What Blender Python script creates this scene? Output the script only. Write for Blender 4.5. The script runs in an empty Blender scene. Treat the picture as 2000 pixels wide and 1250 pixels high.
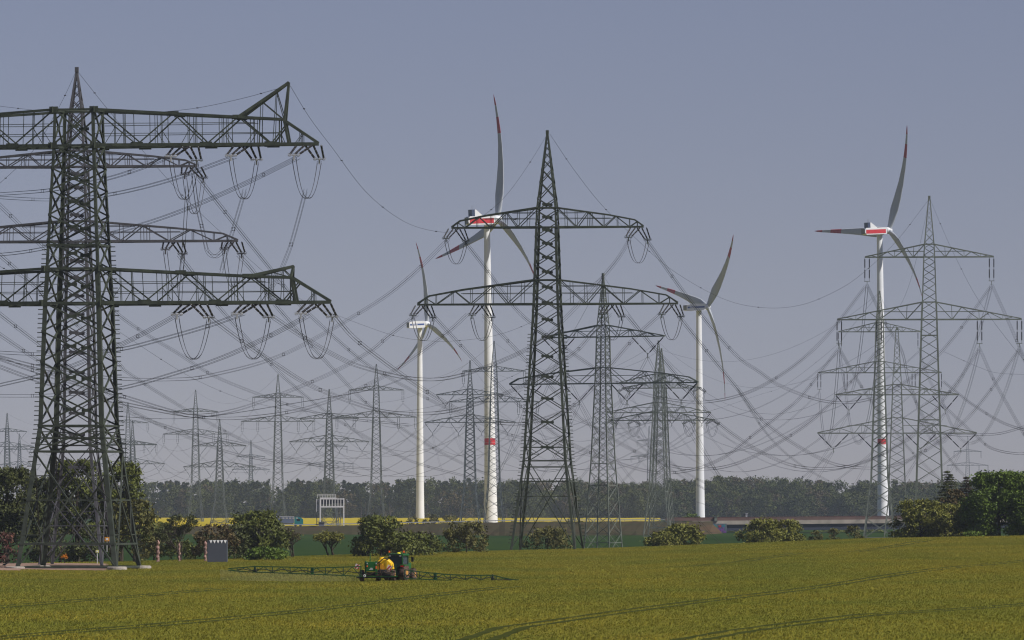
import bpy, bmesh, math, random
import numpy as np
from mathutils import Vector, Matrix
random.seed(7)
R = math.radians
F, HX, HY, CZ = 12000.0, 1000.0, 985.0, 10.0      # focal length in photo pixels, horizon, camera height
SC = bpy.context.scene
COL = SC.collection

# ------------------------------------------------------------ camera, sky, sun, exposure
cam = bpy.data.cameras.new('camera'); camo = bpy.data.objects.new('camera', cam); COL.objects.link(camo)
camo.location = (0, 0, CZ); camo.rotation_euler = (R(90), 0, 0)
cam.sensor_width = 36; cam.lens = F / 2000 * 36; cam.shift_y = (HY - 625) / 2000
cam.clip_start = 5; cam.clip_end = 60000
SC.camera = camo
SUN_EL, SUN_AZ = 44.0, 62.0                        # azimuth: degrees to the right of straight behind the camera
sd = Vector((math.sin(R(SUN_AZ)) * math.cos(R(SUN_EL)), -math.cos(R(SUN_AZ)) * math.cos(R(SUN_EL)), math.sin(R(SUN_EL))))
sun = bpy.data.lights.new('sun', 'SUN'); sun.energy = 4.8; sun.angle = R(0.5); sun.color = (1, .97, .93)
suno = bpy.data.objects.new('sun', sun); COL.objects.link(suno)
suno.rotation_euler = sd.to_track_quat('Z', 'Y').to_euler(); suno.location = (200, -100, 300)
W = bpy.data.worlds.new('World'); SC.world = W; W.use_nodes = True
nt = W.node_tree; bg = nt.nodes['Background']; sky = nt.nodes.new('ShaderNodeTexSky')
sky.sky_type = 'NISHITA'; sky.sun_disc = False
sky.sun_elevation = R(SUN_EL); sky.sun_rotation = math.atan2(sd.x, sd.y)
sky.air_density = 1.0; sky.dust_density = 0.6; sky.ozone_density = 5.0; sky.altitude = 0
tint = nt.nodes.new('ShaderNodeMix'); tint.data_type = 'RGBA'; tint.blend_type = 'MULTIPLY'; tint.inputs[0].default_value = 1
tint.inputs[7].default_value = (1.37, .98, .965, 1)
geo = nt.nodes.new('ShaderNodeTexCoord'); lift = nt.nodes.new('ShaderNodeVectorMath'); lift.operation = 'ADD'; lift.inputs[1].default_value = (0, 0, .058)
nt.links.new(geo.outputs['Generated'], lift.inputs[0]); nt.links.new(lift.outputs[0], sky.inputs[0])
nt.links.new(sky.outputs[0], tint.inputs[6]); nt.links.new(tint.outputs[2], bg.inputs[0]); bg.inputs[1].default_value = 0.0635
vs = SC.view_settings; SC.display_settings.display_device = 'sRGB'
vs.view_transform = 'Standard'; vs.look = 'None'; vs.gamma = 1; vs.use_curve_mapping = False; vs.exposure = 0.0
SC.cycles.max_bounces = 6; SC.cycles.diffuse_bounces = 2; SC.cycles.glossy_bounces = 2
SC.cycles.transparent_max_bounces = 8; SC.cycles.volume_bounces = 2
SC.cycles.use_denoising = True; SC.cycles.filter_width = 1.2
HAZE = 2.9e-5

# ------------------------------------------------------------ materials
MATS = {}
def mat(name, col, rough=.7, col2=None, scale=1.0, metal=0, bump=0, island=None, coord='Object', stretch=None, detail=6, bscale=None):
    if name in MATS: return MATS[name]
    m = bpy.data.materials.new(name); m.use_nodes = True; n = m.node_tree.nodes; l = m.node_tree.links
    b = n['Principled BSDF']; b.inputs['Base Color'].default_value = (*col, 1)
    b.inputs['Roughness'].default_value = rough; b.inputs['Metallic'].default_value = metal
    b.inputs['Specular IOR Level'].default_value = 0 if rough > .87 else .3
    tc = n.new('ShaderNodeTexCoord'); src = tc.outputs[coord]
    if stretch:
        mp = n.new('ShaderNodeMapping'); mp.inputs['Scale'].default_value = stretch; l.new(src, mp.inputs[0]); src = mp.outputs[0]
    cur = None
    if col2:
        t = n.new('ShaderNodeTexNoise'); t.inputs['Scale'].default_value = scale; t.inputs['Detail'].default_value = detail
        l.new(src, t.inputs[0]); r = n.new('ShaderNodeMapRange'); r.inputs[1].default_value = .35; r.inputs[2].default_value = .65
        l.new(t.outputs[0], r.inputs[0]); mx = n.new('ShaderNodeMix'); mx.data_type = 'RGBA'
        mx.inputs[6].default_value = (*col, 1); mx.inputs[7].default_value = (*col2, 1)
        l.new(r.outputs[0], mx.inputs[0]); cur = mx.outputs[2]
    if island:
        g = n.new('ShaderNodeNewGeometry'); mx2 = n.new('ShaderNodeMix'); mx2.data_type = 'RGBA'
        l.new(g.outputs['Random Per Island'], mx2.inputs[0])
        if cur: l.new(cur, mx2.inputs[6])
        else: mx2.inputs[6].default_value = (*col, 1)
        mx2.inputs[7].default_value = (*island, 1); cur = mx2.outputs[2]
    if cur: l.new(cur, b.inputs['Base Color'])
    if bump:
        t2 = n.new('ShaderNodeTexNoise'); t2.inputs['Scale'].default_value = bscale or scale * 4; l.new(src, t2.inputs[0])
        bp = n.new('ShaderNodeBump'); bp.inputs['Strength'].default_value = bump; l.new(t2.outputs[0], bp.inputs['Height'])
        l.new(bp.outputs[0], b.inputs['Normal'])
    MATS[name] = m; return m

M_green = mat('green_steel', (.054, .064, .044), .55, (.030, .036, .027), .8)
M_steelb = mat('grey_green_steel', (.085, .082, .090), .6, (.06, .06, .068), .7)
M_steel = mat('weathered_steel', (.16, .175, .145), .6, (.11, .125, .10), .6)
M_far = mat('galvanised_steel', (.10, .115, .115), .6, (.065, .078, .078), .4)
M_wire = mat('aluminium_wire', (.028, .028, .032), .6)
M_ins = mat('brown_porcelain', (.018, .016, .018), .35)
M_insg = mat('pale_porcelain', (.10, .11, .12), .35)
M_fit = mat('zinc_fitting', (.35, .35, .36), .4)
M_conc = mat('concrete', (.40, .36, .31), .9, (.30, .27, .23), 2.0, bump=.2)
M_white = mat('white_paint', (.74, .74, .74), .45, (.66, .67, .68), .12)
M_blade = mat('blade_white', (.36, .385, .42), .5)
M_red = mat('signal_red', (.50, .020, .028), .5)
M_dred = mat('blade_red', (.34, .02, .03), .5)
M_blue = mat('stripe_blue', (.02, .06, .24), .5)
M_navy = mat('cooler_navy', (.035, .05, .10), .5)
M_grey = mat('grey_rear', (.16, .165, .15), .6)

# ------------------------------------------------------------ helpers
class MB:
    def __init__(s): s.v = []; s.f = []; s.m = []
    def add(s, vs_, fs_, mi=0):
        o = len(s.v); s.v += [tuple(v) for v in vs_]; s.f += [tuple(i + o for i in f) for f in fs_]; s.m += [mi] * len(fs_)
    def box(s, c, sz, mi=0, rot=None, taper=1.0):
        vs_ = []
        for dz in (-.5, .5):
            k = taper if dz > 0 else 1
            for dx, dy in ((-.5, -.5), (.5, -.5), (.5, .5), (-.5, .5)):
                p = Vector((dx * sz[0] * k, dy * sz[1] * k, dz * sz[2]))
                if rot: p = rot @ p
                vs_.append(p + Vector(c))
        s.add(vs_, [(3, 2, 1, 0), (4, 5, 6, 7), (0, 1, 5, 4), (1, 2, 6, 5), (2, 3, 7, 6), (3, 0, 4, 7)], mi)
    def bar(s, p, q, w, h=None, mi=0, w2=None):
        p = Vector(p); q = Vector(q); d = q - p
        if d.length < 1e-6: return
        d.normalize(); up = Vector((0, 0, 1)) if abs(d.z) < .95 else Vector((1, 0, 0))
        a = d.cross(up).normalized(); b = a.cross(d).normalized(); h = h or w; k = (w2 / w) if w2 else 1
        vs_ = [p + a * w * .5 * i + b * h * .5 * j for i, j in ((-1, -1), (1, -1), (1, 1), (-1, 1))]
        vs_ += [q + a * w * .5 * i * k + b * h * .5 * j * k for i, j in ((-1, -1), (1, -1), (1, 1), (-1, 1))]
        s.add(vs_, [(3, 2, 1, 0), (4, 5, 6, 7), (0, 1, 5, 4), (1, 2, 6, 5), (2, 3, 7, 6), (3, 0, 4, 7)], mi)
    def tube(s, pts, r, n=6, mi=0, caps=True):
        pts = [Vector(p) for p in pts]; N = len(pts)
        rr = r if isinstance(r, (list, tuple)) else [r] * N
        vs_ = []; fs_ = []
        for i, p in enumerate(pts):
            d = (pts[min(i + 1, N - 1)] - pts[max(i - 1, 0)]).normalized()
            up = Vector((0, 0, 1)) if abs(d.z) < .9 else Vector((0, 1, 0))
            a = d.cross(up).normalized(); b = a.cross(d).normalized()
            for k in range(n):
                t = 2 * math.pi * k / n + .4; vs_.append(p + (a * math.cos(t) + b * math.sin(t)) * rr[i])
        for i in range(N - 1):
            for k in range(n):
                k2 = (k + 1) % n; fs_.append((i * n + k, i * n + k2, (i + 1) * n + k2, (i + 1) * n + k))
        if caps: fs_ += [tuple(range(n))[::-1], tuple((N - 1) * n + k for k in range(n))]
        s.add(vs_, fs_, mi)
    def prism(s, poly, axis_from, axis_vec, mi=0):           # poly: 3-D points, extruded
        n = len(poly); a = [Vector(p) for p in poly]; b = [p + Vector(axis_vec) for p in a]
        s.add(a + b, [tuple(range(n))[::-1], tuple(range(n, 2 * n))] + [(i, (i + 1) % n, n + (i + 1) % n, n + i) for i in range(n)], mi)
    def build(s, name, mats, parent=None, smooth=False, loc=None):
        me = bpy.data.meshes.new(name); me.from_pydata(s.v, [], s.f)
        for m in (mats if isinstance(mats, (list, tuple)) else [mats]): me.materials.append(m)
        if any(s.m): me.polygons.foreach_set('material_index', s.m)
        if smooth: me.polygons.foreach_set('use_smooth', [True] * len(me.polygons))
        me.update(); o = bpy.data.objects.new(name, me); COL.objects.link(o)
        if parent: o.parent = parent
        if loc: o.location = loc
        return o
def tag(o, label, cat=None, group=None, kind=None):
    if label: o['label'] = label
    if cat: o['category'] = cat
    if group: o['group'] = group
    if kind: o['kind'] = kind
    return o
def empty(name, loc, rz=0, label=None, cat=None, group=None):
    o = bpy.data.objects.new(name, None); COL.objects.link(o); o.location = loc; o.rotation_euler = (0, 0, rz); o.empty_display_size = 1
    return tag(o, label, cat, group)
def quads(name, V, nper, mats, parent=None, mi=None):       # V: (N*nper,3) numpy vertices, every nper make one face
    V = np.asarray(V, dtype=np.float32); n = len(V) // nper
    me = bpy.data.meshes.new(name); me.vertices.add(len(V)); me.vertices.foreach_set('co', V.ravel())
    me.loops.add(len(V)); me.loops.foreach_set('vertex_index', np.arange(len(V), dtype=np.int32))
    me.polygons.add(n); me.polygons.foreach_set('loop_start', np.arange(n, dtype=np.int32) * nper)
    me.polygons.foreach_set('loop_total', np.full(n, nper, dtype=np.int32))
    for m in (mats if isinstance(mats, (list, tuple)) else [mats]): me.materials.append(m)
    if mi is not None: me.polygons.foreach_set('material_index', mi)
    me.update(calc_edges=True); me.validate()
    o = bpy.data.objects.new(name, me); COL.objects.link(o)
    if parent: o.parent = parent
    return o
def P(x, y, Y): return Vector(((x - HX) * Y / F, Y, CZ - (y - HY) * Y / F))

# ------------------------------------------------------------ terrain
XS = [-300, 0, 250, 450, 700, 960, 1200, 1500, 1700, 2000, 2300]
YS = [1104, 1102, 1098, 1092, 1084, 1077, 1071, 1060, 1052, 1047, 1044]
def gz(X, Y):
    X = np.asarray(X, float); Y = np.asarray(Y, float)
    u = np.clip(X / np.maximum(Y, 60) * F + HX, -300, 2300)
    yc = np.interp(u, XS, YS); Yc = 880 + 200 * np.clip(u / 1070, 0, 1)
    zc = CZ - (yc - HY) * Yc / F
    t = np.clip((Y - 390) / (Yc - 390), 0, 1); z0 = 1.39
    near = z0 + (zc - z0) * t
    s = np.clip((Y - Yc) / 160, 0, 1); s = s * s * (3 - 2 * s)
    far = zc * (1 - s) - 1.0 * s
    w = .10 * np.sin(X * .11 + Y * .013) * np.clip((Yc - Y) / 60, 0, 1) * np.clip((Y - 300) / 80, 0, 1)
    return np.where(Y <= Yc, near + w, far)
def yc_of(u): return 880 + 200 * min(max(u / 1070, 0), 1)
def G(X, Y): return float(gz(X, Y))
def sheet(name, xs, ys, zf, m, kind='structure', smooth=True):
    XX, YY = np.meshgrid(xs, ys); ZZ = zf(XX, YY); nx = len(xs); ny = len(ys)
    V = np.stack([XX.ravel(), YY.ravel(), ZZ.ravel()], 1)
    i = np.arange(nx * ny).reshape(ny, nx)
    Fc = np.stack([i[:-1, :-1].ravel(), i[:-1, 1:].ravel(), i[1:, 1:].ravel(), i[1:, :-1].ravel()], 1)
    me = bpy.data.meshes.new(name); me.from_pydata(V.tolist(), [], Fc.tolist()); me.materials.append(m)
    if smooth: me.polygons.foreach_set('use_smooth', [True] * len(me.polygons))
    me.update(); o = bpy.data.objects.new(name, me); COL.objects.link(o); o['kind'] = kind; return o
M_meadow = mat('meadow_green', (.022, .045, .014), .95, (.032, .056, .016), .02, stretch=(1, .2, 1), bump=.3)
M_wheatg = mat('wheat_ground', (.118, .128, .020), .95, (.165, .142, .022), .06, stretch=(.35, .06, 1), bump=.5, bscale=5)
sheet('ground', np.concatenate([np.linspace(-9000, -400, 12), np.linspace(-380, 380, 96), np.linspace(400, 9000, 12)]),
      np.concatenate([np.linspace(-200, 300, 10), np.linspace(320, 1300, 120), np.linspace(1400, 20000, 30)]),
      lambda x, y: gz(x, y) - .02, M_meadow)
# field sheet built in radial columns so that it ends just past the crest
def wedge(name, u0, u1, nu, y0f, y1f, ny, dz, m, kind='structure'):
    us = np.linspace(u0, u1, nu); V = []; 
    for j in range(ny):
        for u in us:
            a = y0f(u); b = y1f(u); Y = a + (b - a) * j / (ny - 1); X = (u - HX) * Y / F
            V.append((X, Y, G(X, Y) + dz))
    Fc = [(j * nu + i, j * nu + i + 1, (j + 1) * nu + i + 1, (j + 1) * nu + i) for j in range(ny - 1) for i in range(nu - 1)]
    me = bpy.data.meshes.new(name); me.from_pydata(V, [], Fc); me.materials.append(m)
    me.polygons.foreach_set('use_smooth', [True] * len(me.polygons)); me.update()
    o = bpy.data.objects.new(name, me); COL.objects.link(o); o['kind'] = kind; return o
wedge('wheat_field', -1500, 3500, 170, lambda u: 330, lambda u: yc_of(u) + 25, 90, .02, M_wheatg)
M_gravel = mat('gravel', (.24, .155, .115), .95, (.32, .22, .17), 1.5, bump=.4)
GR0 = lambda u: 812 if u > 40 else 796
wedge('gravel_yard', -250, 212, 14, GR0, lambda u: 900, 8, .05, M_gravel)

# tramlines, given as pixel polylines on the field (each is a wheel track pair on the ground)
def ray_ground(x, y):
    lo, hi = 330.0, yc_of(x)
    for _ in range(40):
        mid = (lo + hi) / 2
        g = HY + (CZ - G((x - HX) * mid / F, mid)) * F / mid
        if g > y: lo = mid
        else: hi = mid
    return ((x - HX) * lo / F, lo)
TRAM = [[(1270, 1264), (1440, 1234), (1700, 1201), (2060, 1176)], [(900, 1262), (1000, 1226), (1240, 1192), (1530, 1156), (1780, 1118), (2060, 1089)],
        [(1330, 1108), (1450, 1097), (1560, 1081)], [(1660, 1079), (1730, 1070), (1810, 1056)],
        [(-40, 1250), (300, 1222), (700, 1181), (1000, 1146)], [(-40, 1190), (300, 1162), (430, 1150)]]
TSEG = []
for pl in TRAM:
    g = [ray_ground(*p) for p in pl]
    for a, b in zip(g[:-1], g[1:]): TSEG.append((a, b))
M_track = mat('shaded_track_soil', (.038, .046, .012), .95, (.06, .065, .016), .5, bump=.3)  # bare soil of the tracks, coloured darker to carry the shade between the wheat
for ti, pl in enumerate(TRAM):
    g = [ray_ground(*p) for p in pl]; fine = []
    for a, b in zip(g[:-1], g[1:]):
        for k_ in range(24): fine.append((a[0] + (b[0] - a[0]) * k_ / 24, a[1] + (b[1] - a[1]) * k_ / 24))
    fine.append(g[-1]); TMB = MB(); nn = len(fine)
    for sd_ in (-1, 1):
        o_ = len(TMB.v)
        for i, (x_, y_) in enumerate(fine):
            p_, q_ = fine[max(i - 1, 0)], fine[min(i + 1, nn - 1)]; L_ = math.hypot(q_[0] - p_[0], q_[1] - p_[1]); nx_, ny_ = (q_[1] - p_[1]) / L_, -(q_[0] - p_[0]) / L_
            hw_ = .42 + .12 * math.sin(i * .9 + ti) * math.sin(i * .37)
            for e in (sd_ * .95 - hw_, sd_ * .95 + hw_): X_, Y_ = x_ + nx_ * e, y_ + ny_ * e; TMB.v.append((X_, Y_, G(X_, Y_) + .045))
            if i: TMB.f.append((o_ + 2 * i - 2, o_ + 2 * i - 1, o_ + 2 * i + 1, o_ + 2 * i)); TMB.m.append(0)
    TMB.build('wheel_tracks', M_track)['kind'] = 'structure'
rng = np.random.default_rng(3)
N = 560000
u = rng.uniform(-1330, 1330, N); Yw = np.sqrt(rng.uniform(372.0 ** 2, 1110.0 ** 2, N)); Xw = u * Yw / F
Ycw = 880 + 200 * np.clip((u + HX) / 1070, 0, 1); keep = Yw < Ycw + 14
keep &= ~((u + HX < 208) & (Yw > np.where(u + HX > 40, 812, 796)) & (Yw < 902))
for (a, b) in TSEG:
    ax, ay = a; bx, by = b; dx, dy = bx - ax, by - ay; L2 = dx * dx + dy * dy; L = math.sqrt(L2)
    t = ((Xw - ax) * dx + (Yw - ay) * dy) / L2; d = ((Xw - ax) * dy - (Yw - ay) * dx) / L
    on = (t >= 0) & (t <= 1)
    keep &= ~(on & ((np.abs(d - .95) < .55) | (np.abs(d + .95) < .55)))
Xw = Xw[keep]; Yw = Yw[keep]; n = len(Xw); Zw = gz(Xw, Yw)
nb = 3
X4 = np.repeat(Xw, nb) + rng.normal(0, .13, n * nb); Y4 = np.repeat(Yw, nb) + rng.normal(0, .3, n * nb); Z4 = np.repeat(Zw, nb)
clump = .5 + .5 * np.sin(X4 * .9 + 3 * np.sin(Y4 * .21)) * np.sin(Y4 * .35 + X4 * .2)
h = rng.uniform(.06, .15, n * nb) + .03 * clump; w = rng.uniform(.03, .06, n * nb); th = rng.uniform(0, math.pi, n * nb)
lean = rng.normal(0, .07, (n * nb, 2))
V = np.zeros((n * nb, 3, 3), np.float32)
V[:, 0] = np.stack([X4 - w * np.cos(th), Y4 - w * np.sin(th), Z4], 1)
V[:, 1] = np.stack([X4 + w * np.cos(th), Y4 + w * np.sin(th), Z4], 1)
V[:, 2] = np.stack([X4 + lean[:, 0] + .05, Y4 + lean[:, 1], Z4 + h], 1)
M_wheat = mat('wheat_leaves', (.135, .148, .024), .9, (.29, .225, .030), .07, island=(.175, .178, .028), stretch=(.7, .3, .2), detail=4)
tag(quads('wheat', V.reshape(-1, 3), 3, M_wheat), 'dense young wheat covering the rolling foreground field with wheel tracks', 'wheat', kind='stuff')

# ------------------------------------------------------------ lattice pylons
ATT = {}
def pylon(key, label, x, Y, body, arms, rot=6, panels=None, ratio=.62, style='X', steel=None, leg=.2, dia=.09, horiz=(),
          gusset=False, big=False, heavy=False, feet=False, group=None, basez=None, name='lattice_pylon', lshape=False, steps=None):
    s = Y / F; X = (x - HX) * s; g = G(X, Y) if basez is None else basez
    th = R(rot); c, si = math.cos(th), abs(math.sin(th))
    zy = lambda y: CZ - (y - HY) * s - g
    prof = sorted([(zy(y), w * s / (c + si) / 2) for y, w in body])
    if prof[0][0] > 0:                                       # carry the lowest taper down to the ground
        (z0, w0), (z1, w1) = prof[0], prof[1]
        prof = [(0, w0 + (w0 - w1) / (z1 - z0) * z0)] + prof
    else: prof[0] = (0, prof[0][1])
    pz = [p[0] for p in prof]; pw = [p[1] for p in prof]
    hw = lambda z: float(np.interp(z, pz, pw)); top = pz[-1]
    st = steel or M_far
    root = empty(name, (X, Y, g), -th if rot else 0, label, 'pylon', group)
    cor = ((-1, -1), (1, -1), (1, 1), (-1, 1))
    Cn = lambda k, z: Vector((cor[k % 4][0] * hw(z), cor[k % 4][1] * hw(z), z))
    mb = MB()
    # legs
    for k in range(4):
        for (a, b) in zip(pz[:-1], pz[1:]):
            p, q = Cn(k, a), Cn(k, b); f = leg * (1 if b < top * .8 else .65); f = min(f, hw(a) * .7)
            if lshape:
                ix, iy = -cor[k][0], -cor[k][1]
                mb.bar(p + Vector((ix * f / 2, 0, 0)), q + Vector((ix * f / 2, 0, 0)), f if False else f, .05) if False else None
                for ox, oy, wx, wy in ((ix * f / 2, 0, f, .06), (0, iy * f / 2, .06, f)):
                    o_ = Vector((ox, oy, 0)); V8 = []
                    for pt in (p, q):
                        for i, j in ((-1, -1), (1, -1), (1, 1), (-1, 1)): V8.append(pt + o_ + Vector((i * wx / 2, j * wy / 2, 0)))
                    mb.add(V8, [(3, 2, 1, 0), (4, 5, 6, 7), (0, 1, 5, 4), (1, 2, 6, 5), (2, 3, 7, 6), (3, 0, 4, 7)])
            else: mb.bar(p, q, f)
    # panels
    lev = sorted(set([zy(y) for y in panels])) if panels else None
    if lev is None:
        lev = [0]; z = 0
        kink = pz[1] if len(pz) > 2 else top
        while z < top - .5:
            stp = max(hw(z) * 2 * ((ratio if z < zy(arms[0][1]) else .95) if z >= kink * .98 else 1.05), top * .012)
            z2 = min(z + stp, top)
            if z < kink < z2 + stp * .3: z2 = kink
            lev.append(z2); z = z2
    else: lev = [0] + [l_ for l_ in lev if l_ > 1 and l_ < top - .1] + [top]
    for i, (a, b) in enumerate(zip(lev[:-1], lev[1:])):
        dd = min(dia, max(hw(b) * .16, .035))
        for k in range(4):
            p1, p2, q1, q2 = Cn(k, a), Cn(k + 1, a), Cn(k, b), Cn(k + 1, b)
            tall = (b - a) > 1.15 * hw(a) * 2 * .8 and i < 2
            if style == 'X' or i == 0:
                mb.bar(p1, q2, dd); mb.bar(p2, q1, dd)
                wa, wb = hw(a), hw(b); tt = wa / (wa + wb); zc = a + (b - a) * tt; ctr = (p1 + (q2 - p1) * tt)
                if gusset and i > 0 and hw(zc) > 1.5:
                    dr = (p2 - p1).normalized(); mb.box(ctr, (abs(dr.x) * 1.3 + .1, abs(dr.y) * 1.3 + .1, .42))
                if (big and i < 2) or (i == 0):
                    L_ = Cn(k, zc); R_ = Cn(k + 1, zc); mb.bar(L_, R_, dd * .9)
                    for aa, bb, cc in ((p1, L_, q2), (p2, R_, q1), (q1, L_, p2), (q2, R_, p1)):
                        m1 = (aa + bb) / 2; m2 = aa + (cc - aa) * (tt * .5 if aa in (p1, p2) else (1 - tt) * .5)
                        mb.bar(m1, m2, dd * .6); mb.bar(bb, m2, dd * .55)
            else:
                if (i + k) % 2: mb.bar(p1, q2, dd)
                else: mb.bar(p2, q1, dd)
    hz = [zy(y) for y in horiz] + [zy(a[0]) for a in arms] + [zy(a[1]) for a in arms] + ([pz[1]] if len(pz) > 2 else [])
    for z in hz:
        for k in range(4): mb.bar(Cn(k, z), Cn(k + 1, z), dia * 1.25)
        mb.bar(Cn(0, z), Cn(2, z), dia * .8)
    if heavy:
        for a in arms:
            for z in (zy(a[0]), zy(a[1])):
                for k in range(4): p = Cn(k, z); mb.box(p + Vector((0, cor[k][1] * .09, 0)), (1.2, .07, .8)); mb.box(p + Vector((cor[k][0] * .09, 0, 0)), (.07, 1.2, .8))
    if steps:
        z = zy(steps[1])
        while z < zy(steps[0]):
            for k in (0, 2):
                p = Cn(k, z); mb.bar(p, p + Vector((cor[k][0] * (leg * .5 + .36), 0, 0)), .12)
            z += .62
    mb.build('tower_body', st, root)
    if feet:
        for k in range(4):
            p = Cn(k, 0); fb = MB(); fb.tube([p + Vector((0, 0, -1.2)), p + Vector((0, 0, .34)), p + Vector((0, 0, .42))], [1.35, 1.35, 1.2], 24)
            fb.build('foundation', M_conc, root)
    # peak cap
    if pw[-1] * F / Y < 3:
        cp = MB(); cp.box((0, 0, top + .15), (.5, .5, .7)); cp.build('peak_cap', st, root)
    A = {}; ATT[key] = A
    M4 = Matrix.Translation(root.location) @ Matrix.Rotation(-th if rot else 0, 4, 'Z')
    A['peak'] = M4 @ Vector((0, 0, top))
    lens = MB; il = min(1.0, 1.0)
    for ai, ar in enumerate(arms):
        yb, yt, half, topf, ins, sets, opt = ar
        for sd_ in (-1, 1):
            zb, zt = zy(yb), zy(yt); wb, wt = hw(zb), hw(zt); L = half * s / c
            am = MB(); H = zt - zb
            cw = opt.get('chord', dia * 1.3); ww = opt.get('web', dia * .75)
            depth = lambda f, w_: (w_ * (1 - f) + .25 * f)
            bx = lambda f: wb + (L - wb) * f
            bot = lambda f, j: Vector((sd_ * bx(f), j * depth(f, wb), zb))
            tf = lambda f: float(np.interp(f, [t[0] for t in topf], [t[1] for t in topf]))
            topp = lambda f, j: Vector((sd_ * (wt + (L - wt) * f), j * depth(f, wt), zb + H * tf(f)))
            for j in (-1, 1):
                am.bar(bot(0, j), bot(1, j), cw, cw * 1.15)
                fs = [t[0] for t in topf]
                for a, b in zip(fs[:-1], fs[1:]): am.bar(topp(a, j), topp(b, j), cw * .9)
                nodes = opt.get('nodes') or [0, .17, .34, .5, .66, .8, .92]
                pts = [topp(f, j) if i % 2 == 0 else bot(f, j) for i, f in enumerate(nodes)]
                for a, b in zip(pts[:-1], pts[1:]): am.bar(a, b, ww * opt.get('dk', 1.25))
                for f in opt.get('verts', nodes[1::1]):
                    if f > 0: am.bar(bot(f, j), topp(f, j), ww * .8)
                for fy, f1 in opt.get('rails', ((.5, .55),)):
                    a = bot(0, j); b = bot(f1, j); am.bar(a + Vector((0, 0, H * fy)), b + Vector((0, 0, H * fy)), ww * .8)
                if heavy:
                    for i, f in enumerate([q_ for q_ in nodes[1:] if q_ < .82]):
                        q = topp(f, j) if i % 2 else bot(f, j)
                        am.box(q + Vector((0, j * .06, 0)), (1.7, .06, .75) if i % 2 == 0 else (1.5, .06, .6))
                    for a, b in zip(nodes[:-1], nodes[1:]):      # secondary bracing inside every triangle
                        m = (a + b) / 2; ia = nodes.index(a)
                        dm = (pts[ia] + pts[ia + 1]) / 2; am.bar(dm, bot(m, j), ww * .8); am.bar(dm, topp(m, j), ww * .7)
                        fo = b if ia % 2 else a
                        am.bar(dm, bot(max(fo - .055, .0) if False else (a if ia % 2 else b) * .0 + (a + (b - a) * (.0 if ia % 2 == 0 else 1.0)) * .55 + m * .45, j), ww * .8)
                if opt.get('horn'):
                    (f0, (hx, hy), f1) = opt['horn']
                    hp = Vector((sd_ * (hx * s / c), 0, zy(hy))); am.bar(topp(f0, j), hp, cw); am.bar(hp, topp(f1, j), cw * .8)
                    am.bar(topp(f1, j), bot(f1 + .02, j), cw * .8)
                    for t in (.45, .75):
                        m = topp(f0, j) + (hp - topp(f0, j)) * t; fm = f0 + (f1 - f0) * t
                        am.bar(m, topp(f1, j), ww); am.bar(m, bot(fm, j), ww * .8)
            nb_ = 7
            for i in range(nb_ + 1):
                f = i / nb_; am.bar(bot(f, -1), bot(f, 1), ww * .8)
                if i < nb_:
                    am.bar(bot(f, -1 if i % 2 else 1), bot((i + 1) / nb_, 1 if i % 2 else -1), ww * .7)
            armo = am.build('crossarm', st, root)
            ppm = F / Y
            for pi, sp in enumerate(sets):
                if ins == 'I':
                    x0 = sd_ * (bx(1) * sp if sp < 1 else bx(1) - .45 * 1.0); Ls = opt['len'] * s; im = MB()
                    dx = min(.48, L * .035)
                    for q in (-1, 1):
                        string(im, (x0 + q * dx, 0, zb), (x0 + q * dx, 0, zb - Ls), .12 if ppm > 5 else .12)
                    im.bar((x0 - dx * 1.3, 0, zb - Ls), (x0 + dx * 1.3, 0, zb - Ls), .12, mi=1)
                    im.bar((x0, 0, zb - Ls), (x0, 0, zb - Ls - .9), .12, mi=1)
                    if sp < 1:
                        am2 = MB()
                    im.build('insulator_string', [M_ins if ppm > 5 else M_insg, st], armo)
                    A[(ai, sd_, pi)] = {'L': M4 @ Vector((x0, 0, zb - Ls - .9))}; A[(ai, sd_, pi)]['R'] = A[(ai, sd_, pi)]['L']
                elif ins == 'V':
                    f0, f1 = sp; xa, xb = sd_ * bx(1) * f0, sd_ * bx(1) * f1; Ls = opt['len'] * s; xm = (xa + xb) / 2; im = MB()
                    for xx in (xa, xb): string(im, (xx, 0, zb), (xm, 0, zb - Ls), .13 if ppm > 5 else .13)
                    im.bar((xm, 0, zb - Ls + .3), (xm, 0, zb - Ls - .8), .16, mi=1)
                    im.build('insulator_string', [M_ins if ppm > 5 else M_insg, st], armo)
                    A[(ai, sd_, pi)] = {'L': M4 @ Vector((xm, 0, zb - Ls - .6))}; A[(ai, sd_, pi)]['R'] = A[(ai, sd_, pi)]['L']
                elif ins == 'T':
                    x0 = sd_ * bx(1) * sp; offL, offR = opt['off']; dep = opt.get('dep', 2.5); sprd = opt.get('spread', 1.25); D = {}
                    for nm_, (ox, oy), dy in (('L', offL, -dep), ('R', offR, dep)):
                        im = MB(); e = Vector((x0 + ox * s, dy, zb - .35 - oy * s)); D[nm_] = M4 @ e
                        for q in (-1, 0, 1):
                            a = Vector((x0 + q * sprd + (.5 if nm_ == 'R' else -.5), dy * .1, zb - .1)); b = e + Vector((q * sprd * .55, 0, .45))
                            string(im, a, b, .155 if heavy else .13, k=3)
                            ring(im, b, .22)
                        im.bar(e + Vector((-sprd * .7, 0, .4)), e + Vector((sprd * .7, 0, .4)), .12, mi=1)
                        im.bar(e + Vector((0, 0, .4)), e + Vector((0, 0, -.3)), .2, mi=1)
                        im.build('insulator_string', [M_ins if nm_ == 'R' or not heavy else M_ins, M_fit if heavy else st], armo)
                    jm = MB(); jd = opt.get('jump', 80) * s
                    inv = M4.inverted(); pa, pb = inv @ D['L'], inv @ D['R']
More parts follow.
